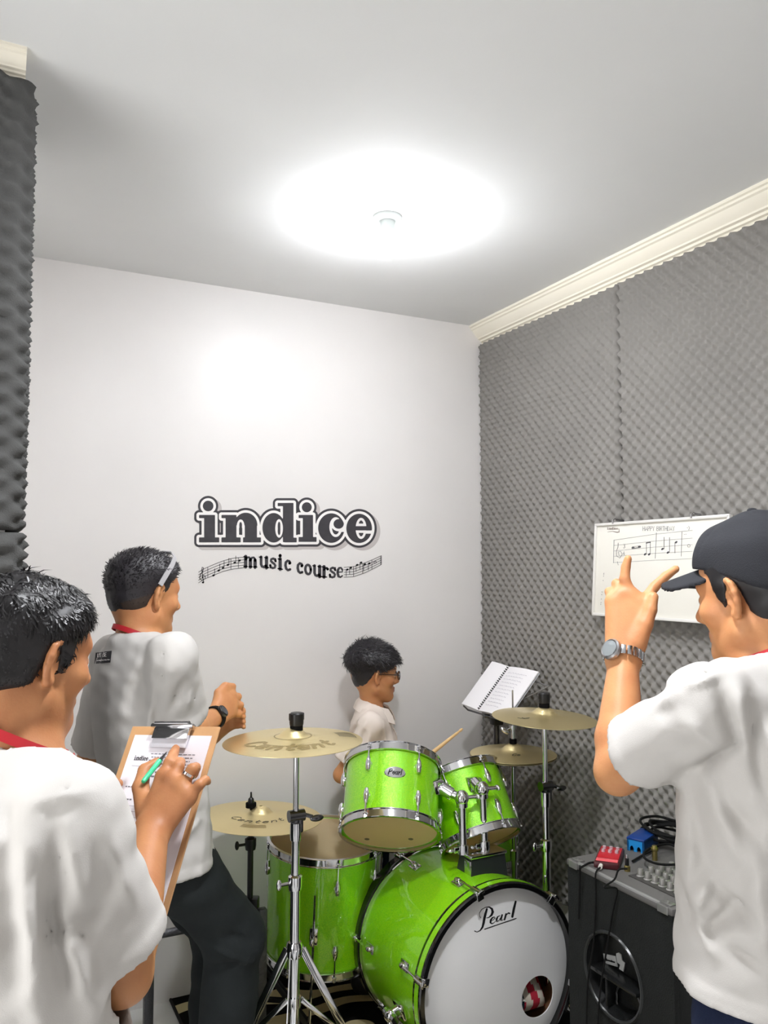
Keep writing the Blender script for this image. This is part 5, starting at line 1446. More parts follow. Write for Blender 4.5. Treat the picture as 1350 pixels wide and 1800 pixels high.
def tee_mesh(pp, arms, m, rows, hem_t, sleeve=.76, r0=.068, r1=.082, h=.0062, folds=(), neck_r=.070, name='t_shirt', wr=.004, seed=0, sleeve_len=None, smooth_k=.022, hem_slope=None, neck_c=None):
    s = pp.sc; N = pp.N
    secs = pp.secs(rows); Z1 = secs[-1][0]
    zh = pp.P[2] + hem_t * (N[2] - pp.P[2])
    nc = N if neck_c is None else neck_c
    def fn(Pq):
        Q = pp.loc(Pq)
        wrn = f32(wr) * noise3(Pq * np.array([1, 1, .45], f32), 26, seed) + f32(wr * .45) * noise3(Pq, 62, seed + 1) + (fold_field(Pq, folds) if folds else 0)
        T = smax(loft(Q, secs), Q[:, 2] - Z1, .05 * s)
        U = None; A = T
        I = T
        for (sh, el, wr_), rr in zip(arms, [(r0, r1)] * len(arms)):
            sh, el = np.asarray(sh, float), np.asarray(el, float); ax = el - sh; L = np.linalg.norm(ax); ax /= L
            yoke = sd_cap(Pq, N - pp.z * .055 * s, sh, .055 * s, .062 * s)
            A = smin(A, yoke, .05 * s); I = smin(I, yoke, .05 * s)
            sl = sd_cap(Pq, sh, sh + ax * L, rr[0] * s, rr[1] * s)
            cut = ((Pq - sh.astype(f32)) @ ax.astype(f32)) - sleeve * L
            sh_ = sl - f32(.0026) / (1 + np.exp(-np.clip((cut + .024) / .0012, -30, 30)))
            A = smin(A, np.maximum(sh_, cut), smooth_k * s); I = smin(I, sl, smooth_k * s)
        A = A - f32(.0026) / (1 + np.exp(-np.clip((zh + .026 - Q[:, 2]) / .0012, -30, 30)))
        A = A - wrn; I = I - wrn + f32(.0135)
        hem = zh - Q[:, 2]
        if hem_slope is not None: hem = hem + hem_slope[0] * Q[:, 0] + hem_slope[1] * Q[:, 1]
        A = np.maximum(A, hem)
        d = np.maximum(A, -I)
        hole = sd_cap(Pq, nc + pp.f * .012 * s - pp.z * .02, nc + pp.z * .12 + pp.f * .03, neck_r * s, neck_r * s * 1.25)
        d = smax(d, -hole, .006)
        # ribbed collar and stitched hems
        return d
    pts = [pp.w(x, y, z) for x in (-.28 * s, .28 * s) for y in (-.22 * s, .22 * s) for z in (zh - pp.P[2] - .03, N[2] - pp.P[2] + .1)]
    for (sh, el, w_) in arms: pts += [np.asarray(sh) + .11, np.asarray(sh) - .11, np.asarray(el) + .12, np.asarray(el) - .12]
    pts = np.array(pts)
    return sculpt(name, fn, pts.min(0), pts.max(0), h, m, pp.t, pp.base)
def trousers_mesh(pp, legs, m, h=.007, r=(.098, .072, .062), name='trousers', top=.12, folds=(), wr=.003, k=1.0):
    s = pp.sc
    secs = pp.secs([(t, a * k, b * k, 0) for t, a, b in ((-.25, .150, .110), (-.05, .165, .115), (top, .150, .105), (top + .05, .145, .10))])
    Z1 = secs[-1][0]; Zb = secs[0][0]
    def fn(Pq):
        Q = pp.loc(Pq)
        d = smax(loft(Q, secs), np.maximum(Q[:, 2] - Z1, Zb - Q[:, 2]), .06)
        for hp, kn, an, toe in legs:
            e = sd_chain(Pq, [hp, kn, an], [r[0] * s, r[1] * s, r[2] * s], .03)
            e = np.maximum(e, (an[2] - .045) - Pq[:, 2]); d = smin(d, e, .05)
        d = d - f32(wr) * noise3(Pq * np.array([.7, .7, 1.2], f32), 30, 2) - (fold_field(Pq, folds) if folds else 0)
        return d
    pts = []
    for L in legs: pts += [x + e for x in L[:3] for e in (np.full(3, .13), np.full(3, -.13))]
    pts += [pp.w(x, y, z) for x in (-.22, .22) for y in (-.18, .18) for z in (-.2, .2)]
    pts = np.array(pts)
    return sculpt(name, fn, pts.min(0), pts.max(0), h, m, pp.t, pp.base)
def shoe(pp, an, toe):
    an, toe = np.asarray(an, float), np.asarray(toe, float); d = toe - an; d[2] = 0; d /= np.linalg.norm(d)
    a = np.array([an[0], an[1], .045]) - d * .02; b = np.array([an[0], an[1], .038]) + d * .16 * pp.sc
    def fn(Pq): return np.maximum(smin(sd_cap(Pq, a, b, .045, .036), sd_cap(Pq, a, a + [0, 0, .05], .044, .044), .03), .002 - Pq[:, 2])
    lo = np.minimum(a, b) - .08; hi = np.maximum(a, b) + .1; lo[2] = -.01
    return sculpt('shoe', fn, lo, hi, .007, M_shoe, pp.t, pp.base)[0]
def strap(pp, pts, w, t, m, name, normals, parent=None):
    """flat band along points; normals point off the body"""
    P_ = np.array(pts, float) - pp.base; Nn = np.array(normals, float); Nn /= np.linalg.norm(Nn, axis=1)[:, None]
    T = np.gradient(P_, axis=0); T /= np.linalg.norm(T, axis=1)[:, None]; B = np.cross(T, Nn); k = len(P_)
    q = []
    for i in range(k): q += [P_[i] + B[i] * w / 2, P_[i] - B[i] * w / 2, P_[i] - B[i] * w / 2 + Nn[i] * t, P_[i] + B[i] * w / 2 + Nn[i] * t]
    fs = [(4 * i + j, 4 * i + (j + 1) % 4, 4 * (i + 1) + (j + 1) % 4, 4 * (i + 1) + j) for i in range(k - 1) for j in range(4)] + [(0, 1, 2, 3)[::-1], tuple(4 * (k - 1) + j for j in range(4))]
    g = G(); g.add(q, fs); return g.obj(name, m, parent or pp.t, smooth=50)
TEE_ROWS = [(-.30, .200, .150, .0), (-.1, .198, .150, 0), (.15, .192, .146, 0), (.45, .192, .142, 0), (.7, .200, .138, 0), (.86, .185, .118, -.005), (.97, .120, .088, -.008), (1.06, .085, .072, -.008)]
# ------------------------------------------------------------------ near man on the left, writing on a clipboard
Z3 = np.array([0, 0, 1.0])
by_ = math.radians(35); bt = math.radians(62)
bru = cdir(math.cos(by_), -math.sin(by_)); bfw = cdir(math.sin(by_), math.cos(by_)); bup_ = bfw * math.cos(bt) + Z3 * math.sin(bt); bnn = np.cross(bru, bup_)
bru, bup_ = bru * math.cos(.11) + bup_ * math.sin(.11), bup_ * math.cos(.11) - bru * math.sin(.11)
BWd, BHt = .235, .335
bO = at(386, 1277, 1.52) - bru * BWd - bup_ * BHt
tcb = thing('clipboard', 'brown clipboard with a printed form held by the near man', 'clipboard', tuple(bO), np.c_[bru, bup_, bnn])
G().box((BWd / 2, BHt / 2, -.0025), (BWd, BHt, .004), bev=.0015).obj('board', mat('brown_hardboard', (196, 150, 104), .5, var=.08, vscale=20), tcb)
PWd, PHt = .205, .292
px0, py0 = BWd - .012 - PWd, BHt - .018 - PHt
G().box((px0 + PWd / 2, py0 + PHt / 2, .0006), (PWd, PHt, .0012)).obj('paper', mat('printed_form_paper', (232, 228, 234), .8, spec=.2), tcb)
g = G(); g.box((BWd / 2 + .005, BHt - .016, .006), (.094, .022, .008), bev=.002).box((BWd / 2 + .005, BHt - .002, .008), (.112, .008, .012), bev=.003).tube([(BWd / 2 + .005 - .045, BHt + .002, .012), (BWd / 2 + .005 + .045, BHt + .002, .012)], .004, 10); g.obj('clip', M_chrome, tcb)
g = G(); g.box((BWd / 2 + .005, BHt - .034, .0045), (.094, .018, .002), bev=.0008); g.obj('clip_plate', mat('clear_grey_plastic', (206, 204, 210), .2), tcb)
g = G(); r_ = np.random.RandomState(2); Xf = lambda u, v: np.array([px0 + u, py0 + PHt - v, .0016])
def print_line(u0, u1, v, hgt):
    u = u0
    while u < u1:
        w_ = min(r_.uniform(.004, .012), u1 - u); ribbon(g, [(u, v), (u + w_, v)], hgt * r_.uniform(.7, 1.1), Xf, caps=False); u += w_ + .0022
for k in range(4): print_line(.062 + .004 * (k % 2), .178 - .004 * (k % 3), .036 + .0062 * k, .0019)
ribbon(g, [(.020, .060), (.190, .060)], .0006, Xf, caps=False)
print_line(.040, .165, .070, .0034); print_line(.070, .130, .078, .0034)
print_line(.022, .180, .099, .0026); print_line(.060, .085, .107, .002); print_line(.16, .172, .107, .002); print_line(.022, .050, .122, .0024)
for v in (.133, .143, .153): ribbon(g, [(.02, v), (.185, v)], .0005, Xf, caps=False)
for v, u1 in ((.168, .08), (.180, .035), (.187, .10), (.200, .11), (.206, .09), (.226, .10), (.24, .08), (.25, .12)): print_line(.018, u1, v, .0024)
g.obj('form_print', mat('grey_print', (112, 110, 118), .8), tcb, smooth=0, kind='stuff')
small_logo(tcb, lambda u, v: Xf(u, v), .020, .040, .040, M_ink)

hp = on_plane(bO, bnn)
A = Person('near man with black hair in a white t-shirt writing on a clipboard', W(-.50, 1.13, .90), at(36, 1322, 1.18), 50)
hA = Head(at(42, 1163, 1.20), 35, nod=8, s=.955)
shR, elR, wrR = at(126, 1432, 1.07), at(214, 1712, 1.14), hp(268, 1458, .062)
shL = A.w(-.185, 0, -.05, A.N); elL = W(-.57, 1.40, 1.08); wrL = at(168, 1448, 1.62)
kn = [hp(287, 1366, .050), hp(303, 1371, .053), hp(318, 1385, .050), hp(331, 1402, .043)]
fg = [([kn[0], hp(298, 1340, .046), hp(305, 1325, .026), hp(309, 1316, .013)], [.0112, .0102, .009, .0078]),
      ([kn[1], hp(314, 1348, .047), hp(317, 1340, .026), hp(312, 1346, .013)], [.0112, .0100, .009, .0078]),
      ([kn[2], hp(338, 1352, .049), hp(344, 1349, .026), hp(341, 1362, .012)], [.0108, .0098, .0088, .0076]),
      ([kn[3], hp(351, 1379, .041), hp(361, 1371, .029), hp(365, 1374, .014)], [.0098, .0088, .0078, .0068])]
thA = ([hp(258, 1432, .056), hp(247, 1384, .052), hp(254, 1354, .038), hp(276, 1340, .024)], [.019, .0145, .0115, .0092])
handR = lambda q: hand_field(q, wrR, kn, fg, .027, .0138, thA)
kl = [hp(186 + 3 * k, 1392 + 9 * k, -.018 - .002 * k) for k in range(4)]
fl = [([k_, k_ + bru * .028 - bnn * .004, k_ + bru * .05 - bnn * .002, k_ + bru * .066], [.010, .0095, .0085, .0075]) for k_ in kl]
thL = ([wrL * .5 + kl[0] * .5, hp(186, 1394, .012), hp(196, 1384, .017), hp(209, 1377, .011)], [.017, .0125, .0105, .0085])
handL = lambda q: hand_field(q, wrL, kl, fl, .026, .012, thL)
legsA = []
for sx in (-1, 1):
    legsA.append((A.w(sx * .085, 0, -.02), A.w(sx * .10, .02, -.44), A.w(sx * .11, 0, -.82), A.w(sx * .12, .12, -.865)))
body_mesh(A, hA, [(shR, elR, wrR), (shL, elL, wrL)], [(handR, (wrR + kn[1]) / 2), (handL, (wrL + kl[1]) / 2)], M_skin_a, .0038, legsA)
pa = lambda x, y, d: at(x, y, d)
foldsA = [(pa(95, 1440, 1.03), pa(100, 1640, 1.02), .016, -.010), (pa(120, 1450, 1.02), pa(150, 1600, 1.03), .018, .008), (pa(150, 1440, 1.0), pa(60, 1400, 1.03), .02, -.006),
          (pa(40, 1480, 1.0), pa(70, 1800, 1.0), .022, .010), (pa(90, 1560, 1.0), pa(170, 1790, 1.02), .020, .010), (pa(70, 1540, 1.0), pa(120, 1760, 1.0), .016, -.008), (pa(10, 1420, 1.0), pa(30, 1700, 1.0), .02, -.007),
          (pa(200, 1500, 1.08), pa(150, 1640, 1.05), .014, -.006), (pa(190, 1450, 1.06), pa(240, 1580, 1.1), .014, .006), (pa(100, 1620, 1.04), pa(190, 1590, 1.05), .014, -.006), (pa(60, 1385, 1.08), pa(150, 1395, 1.02), .010, .006)]
ROWS_A = [(t, a * .94, b_ * .96, c_) for t, a, b_, c_ in TEE_ROWS]
tee_mesh(A, [(shR, elR, wrR), (shL, elL, wrL)], M_tee, ROWS_A, -.10, .80, .066, .070, folds=foldsA, seed=1, h=.0058)
trousers_mesh(A, legsA, M_navy)
for L in legsA: shoe(A, L[2], L[3])
def hl(Q, ys, zs): return np.interp(Q[:, 1], ys, zs).astype(f32) - Q[:, 2]
HLY = [-.12, -.06, -.040, -.024, -.012, .004, .010, .022, .030, .036, .055, .075, .10]
HLZ = [-.078, -.074, -.056, -.030, .018, .034, -.010, -.016, .000, .040, .052, .078, .084]
hair_mesh(A, hA, lambda Q: (.0075 + .005 * np.clip((Q[:, 2] - .02) / .08, 0, 1) - .006 * np.clip((-.02 - Q[:, 2]) / .05, 0, 1)).astype(f32), lambda Q: hl(Q, HLY, [-.100, -.096, -.072, -.040] + HLZ[4:]), M_hair, clump=.0032, freq=75, blades=5200, blen=.026, seed=3, comb=(.1, .35, -.9), lift=.07)
# red lanyard
def lanyard(pp, head, z, rad, drop, w_=.014, name='lanyard'):
    """band round the neck at height z above the neck base, lower in front"""
    k0, k1 = head.w((0, -.022, -.045)), pp.N + pp.f * -.004 * pp.sc - pp.z * .03 * pp.sc
    pts, nn = [], []
    for a in np.linspace(-170, 170, 49):
        t = math.radians(a + 180); zz = pp.N[2] + z - drop * (1 - math.cos(math.radians(a))) / 2
        u = (zz - k1[2]) / (k0[2] - k1[2]); c = k1 + (k0 - k1) * u; rr = rad + .010 * (1 - math.cos(math.radians(a))) / 2 + max(0, pp.N[2] - zz) * .35
        q = pp.r * math.sin(t) + pp.f * math.cos(t) * 1.03
        p = c + q * rr; p[2] = zz; pts.append(p); nn.append(q + pp.z * .35)
    return strap(pp, pts, w_, .002, M_red, name, nn)
lanyard(A, hA, .058, .0615, .075)
# pen in the writing hand, ring on the ring finger
p0, p1 = hp(251, 1375, .068), hp(281, 1337, .034); pt = p1 + (p1 - p0) * .38
pt = hp(*[293, 1322], .003)
tpen = thing('pen', 'mint green pen in the near man\'s writing hand', 'pen', tuple(p0), frame(p1 - p0))
Lp = np.linalg.norm(p1 - p0)
G().lathe([(0, 0), (.0036, .001), (.0046, .006), (.0046, Lp * .98), (.004, Lp)], 14).obj('barrel', mat('mint_green_plastic', (70, 208, 150), .3), tpen)
g = G(); q1 = (tpen.matrix_world.inverted() @ Vector(pt)); g.cyl((0, 0, Lp), np.array(q1), .0040, .0008, 12); g.obj('tip', M_black_plastic, tpen)
ra, rb_ = fg[2][0][0] * .30 + fg[2][0][1] * .70, fg[2][0][1]
Rr = frame(rb_ - ra)
G().lathe([(.0098, -.0028), (.0116, -.0022), (.0116, .0022), (.0098, .0028)], 24, c=ra - A.base, R=Rr, closed=True).obj('finger_ring', M_chrome, A.t)

# ------------------------------------------------------------------ man in the middle, clapping
B = Person('man in black trousers and white t-shirt clapping beside the drums', at(274, 1490, 2.35), at(249, 1128, 2.27), 50)
hB_ = Head(at(253, 1050, 2.30), 42, nod=4)
bR = (at(304, 1156, 2.11), at(322, 1288, 2.25), at(378, 1261, 2.49))
bL = (B.w(-.185, 0, -.06, B.N), at(150, 1372, 2.52), at(372, 1292, 2.68))
kB = [at(394, 1213, 2.575), at(405, 1222, 2.585), at(409, 1237, 2.585), at(406, 1252, 2.575)]
ap = lambda p, dx, dy, dd: p + cdir(1, 0) * dx - Z3 * dy + cdir(0, 1) * dd
fB = [([k_, ap(k_, .020, .008, .022), ap(k_, .014, .016, .046), ap(k_, -.010, .018, .044)], [.0125, .0118, .0105, .0092]) for k_ in kB]
tB = ([at(384, 1240, 2.53), at(384, 1218, 2.545), at(396, 1206, 2.57), at(410, 1206, 2.60)], [.018, .0135, .012, .0095])
hBR = lambda q: hand_field(q, bR[2], kB, fB, .028, .0165, tB)
kBL = [at(404, 1250 + 9 * i, 2.66) for i in range(4)]
fBL = [([k_, ap(k_, .028, -.004, -.004), ap(k_, .044, -.006, -.014), ap(k_, .050, -.004, -.030)], [.0105, .0098, .0088, .0076]) for k_ in kBL]
hBL = lambda q: hand_field(q, bL[2], kBL, fBL, .026, .013, ([at(380, 1272, 2.67), at(396, 1250, 2.66), at(408, 1240, 2.65), at(416, 1236, 2.64)], [.016, .012, .010, .008]))
legsB = [(at(303, 1505, 2.31), at(412, 1645, 2.44), W(-.475, 2.44, .085), W(-.40, 2.54, .04)),
         (at(286, 1495, 2.46), at(388, 1640, 2.62), W(-.545, 2.66, .085), W(-.48, 2.76, .04))]
body_mesh(B, hB_, [bR, bL], [(hBR, (bR[2] + kB[1]) / 2), (hBL, (bL[2] + kBL[1]) / 2)], M_skin_b, .0045, legsB)
foldsB = [(at(262, 1150, 2.1), at(225, 1240, 2.13), .022, -.008), (at(285, 1140, 2.1), at(268, 1260, 2.13), .020, -.008), (at(240, 1170, 2.12), at(190, 1300, 2.2), .034, .007), 
          (at(275, 1200, 2.1), at(255, 1300, 2.15), .018, .010), (at(330, 1400, 2.2), at(290, 1470, 2.2), .02, -.009), (at(350, 1440, 2.25), at(300, 1490, 2.2), .014, .008), (at(320, 1330, 2.2), at(340, 1440, 2.22), .02, .009), (at(320, 1200, 2.1), at(300, 1250, 2.1), .014, -.007), (at(340, 1200, 2.13), at(330, 1250, 2.15), .012, .005)]
ROWS_B = [(-.30, .205, .155, .0), (-.1, .196, .148, 0), (.15, .176, .138, 0), (.45, .165, .132, 0), (.7, .172, .130, 0), (.86, .170, .114, -.005), (.97, .115, .086, -.008), (1.06, .085, .072, -.008)]
tee_mesh(B, [bR, bL], M_tee, ROWS_B, -.06, .72, .064, .074, folds=foldsB, seed=2, h=.0066)
trousers_mesh(B, legsB, M_black_trouser, r=(.096, .084, .074), folds=[(at(400, 1640, 2.35), at(440, 1655, 2.38), .016, -.008), (at(380, 1665, 2.35), at(440, 1690, 2.38), .014, .007), (at(380, 1700, 2.35), at(430, 1690, 2.35), .012, -.006)])
for L in legsB: shoe(B, L[2], L[3])
HBZ = [-.090, -.080, -.050, -.015, .025, .034, .012, .010, .020, .046, .062, .078, .086]
M_fade = mat('faded_stubble_skin', (66, 56, 50), .7, spec=.2, var=.15, vscale=120)
hair_mesh(B, hB_, lambda Q: (.0034 + .0095 * np.clip((Q[:, 2] - .028 + .25 * np.clip(-.03 - Q[:, 1], 0, .2)) / .05, 0, 1)).astype(f32), lambda Q: hl(Q, HLY, HBZ), [M_hair_grey, M_fade], clump=.0026, freq=90, blades=3600, blen=.016, seed=5, comb=(.2, .9, .3), lift=.45, h=.0042,
          paint=lambda Q: ((Q[:, 2] < .020 + .4 * Q[:, 1]) & (np.abs(Q[:, 0]) > .035)).astype(int))
lanyard(B, hB_, .045, .0615, .06)
# grey band across the hair
bp = [(.088, -.010, .034), (.086, .006, .060), (.074, .030, .088), (.052, .052, .110), (.022, .062, .124), (-.02, .062, .126), (-.052, .052, .110), (-.074, .030, .088), (-.086, .006, .060), (-.088, -.010, .034)]
strap(B, [hB_.w(np.array(p) * 1.04) for p in bp], .014, .003, mat('grey_plastic_band', (168, 166, 168), .4), 'hair_band', [hB_.R @ (np.array(p) - [0, 0, .03]) for p in bp])
# wristwatch
def watch(pp, wrist, elbow, rad, band_m, dial_dir, dial_r=.019, links=0, off=.02):
    ax = np.asarray(elbow) - np.asarray(wrist); ax /= np.linalg.norm(ax); c = np.asarray(wrist) + ax * off - pp.base
    R = frame(ax, dial_dir)
    if not links:
        w = G().lathe([(rad, -.011), (rad + .004, -.011), (rad + .004, .011), (rad, .011)], 28, c=c, R=R, closed=True).obj('wristwatch', band_m, pp.t)
    else:
        g = G()
        for k in range(links):
            a = 2 * math.pi * k / links; q = R @ np.array([math.cos(a), math.sin(a), 0]); 
            g.box(c + q * (rad + .0025), (.0045, 2 * math.pi * rad / links * .86, .019), np.c_[q, np.cross(R[:, 2], q), R[:, 2]], bev=.0015)
        w = g.obj('wristwatch', band_m, pp.t)
    q = R[:, 0]
    Rd = frame(q, R[:, 2])
    G().lathe([(0, .0), (dial_r, .0), (dial_r, .007), (dial_r - .003, .010), (dial_r - .004, .009)], 28, c=c + q * (rad + .001), R=Rd).obj('watch_case', M_black_plastic if not links else M_steel, w)
    G().lathe([(0, .0), (dial_r - .005, .0)], 24, c=c + q * (rad + .0105), R=Rd).obj('dial', mat('grey_dial', (96, 98, 104), .15) if not links else mat('pale_dial', (170, 176, 178), .15), w)
watch(B, bR[2], bR[1], .0315, M_rubber, cdir(.35, -.8, .35), off=.012)
# print on the back of the middle man's shirt
def shirt_print(pp, shirt, pts, m, name):
    """small print laid on the cloth: a grid dropped along the sight of its wearer's back on to the shirt mesh"""
    from mathutils.bvhtree import BVHTree
    me = shirt.data; bv = BVHTree.FromPolygons([v.co for v in me.vertices], [p.vertices for p in me.polygons])
    return bv
def drop_on(pp, bv, P, direction, lift=.0016):
    """nearest cloth point hit from P along direction, lifted a little"""
    o = Vector(P - pp.base); d = Vector(direction)
    h, n, i, t = bv.ray_cast(o, d)
    return None if h is None else np.array(h) - np.array(d) * lift
shB = [c for c in B.t.children if c.name.startswith('t_shirt')][0]
bvB = shirt_print(B, shB, None, None, None)
pc = at(181, 1157, 2.0); dr = at(181, 1157, 2.4) - at(181, 1157, 2.0); dr /= np.linalg.norm(dr)
e1 = cdir(1, 0)
def XBk(u, v, l=.0018):
    q = drop_on(B, bvB, at(160 + u, 1142 + v, 1.9), dr, l); return q if q is not None else at(160 + u, 1142 + v, 2.2) - B.base
g = G(); nu_, nv_ = 18, 14
grid = [XBk(2 + (36 - 2) * i / nu_ + (3 - 3 * j / nv_), 3 - 3.2 * i / nu_ + 24 * j / nv_) for j in range(nv_ + 1) for i in range(nu_ + 1)]
g.add(grid, [(j * (nu_ + 1) + i, j * (nu_ + 1) + i + 1, (j + 1) * (nu_ + 1) + i + 1, (j + 1) * (nu_ + 1) + i) for j in range(nv_) for i in range(nu_)])
g.obj('back_print', mat('black_shirt_print', (40, 38, 42), .8), B.t)
g = G(); Xw = lambda u, v: XBk(u, -v, .0034)
write(g, 'INE SE', lambda u, v: Xw(u, v - u * -.08), 9, -13.5, 7.5, 1.1, stretch=.72)
for k in range(5): ribbon(g, [(6 + 6 * k, -20 + .5 * k), (10 + 6 * k, -20 + .5 * k)], 1.6, Xw)
g.obj('print_lettering', M_white_paint, B.t, smooth=0)

# ------------------------------------------------------------------ boy behind the drums
Cc = Person('boy with glasses in a white collared shirt behind the drums', at(655, 1425, 3.376), at(655, 1243, 3.371), 92, s=.77)
hC = Head(at(657, 1187, 3.355), 73, nod=3, s=.935)
cR = (Cc.w(.118, .0, -.052, Cc.N), at(600, 1362, 3.261), at(682, 1398, 3.157))
cL = (Cc.w(-.118, .01, -.052, Cc.N), at(668, 1368, 3.501), at(722, 1394, 3.355))
kC = [at(694, 1388, 3.147) + Z3 * (-.002 - .014 * i) + cdir(1, 0) * .004 * i for i in range(4)]
sk0, sk1 = at(662, 1401, 3.126), at(813, 1281, 3.251); sdn = (sk1 - sk0) / np.linalg.norm(sk1 - sk0)
fC = [([k_, ap(k_, .012, -.002, -.016), ap(k_, .020, .010, -.012), ap(k_, .012, .018, .002)], [.0085, .008, .0074, .0064]) for k_ in kC]
tC = ([at(686, 1392, 3.147), at(694, 1384, 3.136), at(702, 1380, 3.147)], [.011, .009, .007])
kC2 = [at(730, 1393, 3.334) + Z3 * (-.012 * i) for i in range(4)]
fC2 = [([k_, ap(k_, .018, 0, -.006), ap(k_, .022, .012, -.010), ap(k_, .008, .016, -.010)], [.0085, .008, .0074, .0064]) for k_ in kC2]
legsC = []
for sx in (-1, 1): legsC.append((Cc.w(sx * .065, 0, -.02), Cc.w(sx * .075, .01, -.34), Cc.w(sx * .08, -.01, -(Cc.P[2] - .07)), Cc.w(sx * .09, .10, -(Cc.P[2] - .035))))
body_mesh(Cc, hC, [cR, cL], [(lambda q: hand_field(q, cR[2], kC, fC, .02, .0105, tC), kC[1]), (lambda q: hand_field(q, cL[2], kC2, fC2, .02, .0105, ([at(724, 1394, 3.345), at(732, 1386, 3.334), at(740, 1384, 3.334)], [.011, .009, .007])), kC2[1])], M_skin_b, .0042, legsC, child=True, neck=.052)
CR = [(-.34, .180, .135, .0), (-.1, .175, .132, 0), (.15, .172, .130, 0), (.45, .172, .130, 0), (.7, .176, .126, 0), (.86, .160, .108, -.005), (.97, .100, .084, -.008), (1.06, .080, .072, -.008)]
foldsC = [(at(628, 1265, 3.376), at(614, 1300, 3.376), .010, -.008), (at(640, 1270, 3.376), at(628, 1320, 3.376), .010, -.008), (at(650, 1275, 3.376), at(640, 1320, 3.376), .012, .008), (at(655, 1290, 3.376), at(670, 1310, 3.376), .009, -.005), (at(675, 1255, 3.376), at(682, 1320, 3.376), .006, .004), (at(646, 1250, 3.376), at(635, 1275, 3.376), .01, .004)]
tee_mesh(Cc, [cR, cL], M_tee_warm, CR, -.16, .78, .066, .082, folds=foldsC, seed=3, h=.0055, name='school_shirt', neck_r=.074, neck_c=Cc.N + Cc.f * .012)
trousers_mesh(Cc, legsC, M_navy, r=(.088, .075, .066), k=.9)
for L in legsC: shoe(Cc, L[2], L[3])
# collar flaps and button placket
g = G(); rows_ = []
nk = Cc.N + Cc.z * .012 + Cc.f * .006
for a in np.linspace(-150, 150, 29):
    t = math.radians(a + 180); q = Cc.r * math.sin(t) + Cc.f * math.cos(t) * 1.05; fr = (1 - math.cos(math.radians(a))) / 2
    top = nk + q * (.048 + .010 * fr) + Cc.z * (.030 - .052 * fr); fold = nk + q * (.054 + .012 * fr) + Cc.z * (.034 - .050 * fr)
    dn = nk + q * (.082 + .016 * fr) + Cc.z * (-.012 - .052 * fr - .012 * max(0, abs(a) - 115) / 35)
    mid = (fold + dn) / 2 + q * .004 + Cc.z * .003
    rows_.append([top, fold, mid, dn, dn - q * .004 - Cc.z * .001, mid - q * .005, fold - q * .004 - Cc.z * .003])
vs = [p - Cc.base for r_ in rows_ for p in r_]; k7 = 7
g.add(vs, [(i * k7 + j, i * k7 + (j + 1) % k7, (i + 1) * k7 + (j + 1) % k7, (i + 1) * k7 + j) for i in range(len(rows_) - 1) for j in range(k7)] + [tuple(range(k7))[::-1], tuple((len(rows_) - 1) * k7 + j for j in range(k7))])
g.obj('collar', M_tee_warm, Cc.t, smooth=50)
shC = [c for c in Cc.t.children if c.name.startswith('school_shirt')][0]
bvC = shirt_print(Cc, shC, None, None, None); back_ = -Cc.f
pl = []
for zz in np.linspace(-.085, -.44, 16):
    q = drop_on(Cc, bvC, Cc.w(.0, .4, zz, Cc.N), back_, .001)
    if q is not None: pl.append(q + Cc.base)
if len(pl) > 3:
    strap(Cc, pl, .024, .0016, M_tee_warm, 'button_placket', [Cc.f] * len(pl))
    for k in range(1, len(pl), 3): G().lathe([(0, 0), (.0045, 0), (.0045, .002), (0, .0025)], 12, c=pl[k] + Cc.f * .0016 - Cc.base, R=frame(Cc.f)).obj('button', M_white_paint, Cc.t)
HCZ = [-.052, -.046, -.020, .010, .026, .030, .026, .026, .030, .034, .042, .050, .056]
def thC(Q):
    top = .009 + .018 * np.clip((Q[:, 2] - .018) / .045, 0, 1) * (1 + .25 * np.clip(-Q[:, 1] / .08, -1, 1))
    side = .0025
    return np.where(Q[:, 2] > .018, top, side + .0075 * np.clip((Q[:, 2] + .02) / .038, 0, 1)).astype(f32)
hair_mesh(Cc, hC, thC, lambda Q: hl(Q, HLY, HCZ), M_hair_grey, clump=.0048, freq=60, blades=3200, blen=.026, seed=9, comb=(.2, .75, -.25), lift=.28, h=.0042, bw=.0012)
# glasses
g = G(); gy = .106
for sx in (1, -1):
    g.tube([hC.w((sx * .031 + .0235 * math.cos(t), gy - .004 * abs(math.cos(t)) * (1 if math.cos(t) * sx > 0 else 0), .004 + .0185 * math.sin(t))) - Cc.base for t in np.linspace(0, 2 * math.pi, 25)], .0019, 8)
    g.tube([hC.w(p) - Cc.base for p in ((sx * .0545, gy - .006, .008), (sx * .066, gy - .018, .010), (sx * .076, .05, .012), (sx * .082, .0, .013), (sx * .080, -.014, .002))], .0017, 8)
g.tube([hC.w(p) - Cc.base for p in ((.008, gy, .009), (0, gy + .003, .011), (-.008, gy, .009))], .0017, 8)
gl = g.obj('glasses', mat('dark_glasses_frame', (34, 36, 42), .25), Cc.t)
m_lens = bpy.data.materials.new('clear_lens'); m_lens.use_nodes = True
nb2 = m_lens.node_tree.nodes['Principled BSDF']; nb2.inputs['Transmission Weight'].default_value = 1.0; nb2.inputs['Roughness'].default_value = 0.0; nb2.inputs['IOR'].default_value = 1.05; nb2.inputs['Base Color'].default_value = (.9, .94, .96, 1)
for sx in (1, -1):
    q = [hC.w((sx * .031 + .022 * math.cos(t), gy - .001, .004 + .017 * math.sin(t))) - Cc.base for t in np.linspace(0, 2 * math.pi, 24, endpoint=False)]
    q2 = [p - hC.R[:, 1] * .0012 for p in q]
    g = G(); g.add(q + q2, [tuple(range(24)), tuple(range(24, 48))[::-1]] + [(i, 24 + i, 24 + (i + 1) % 24, (i + 1) % 24) for i in range(24)]); g.obj('lens', m_lens, gl, smooth=0)
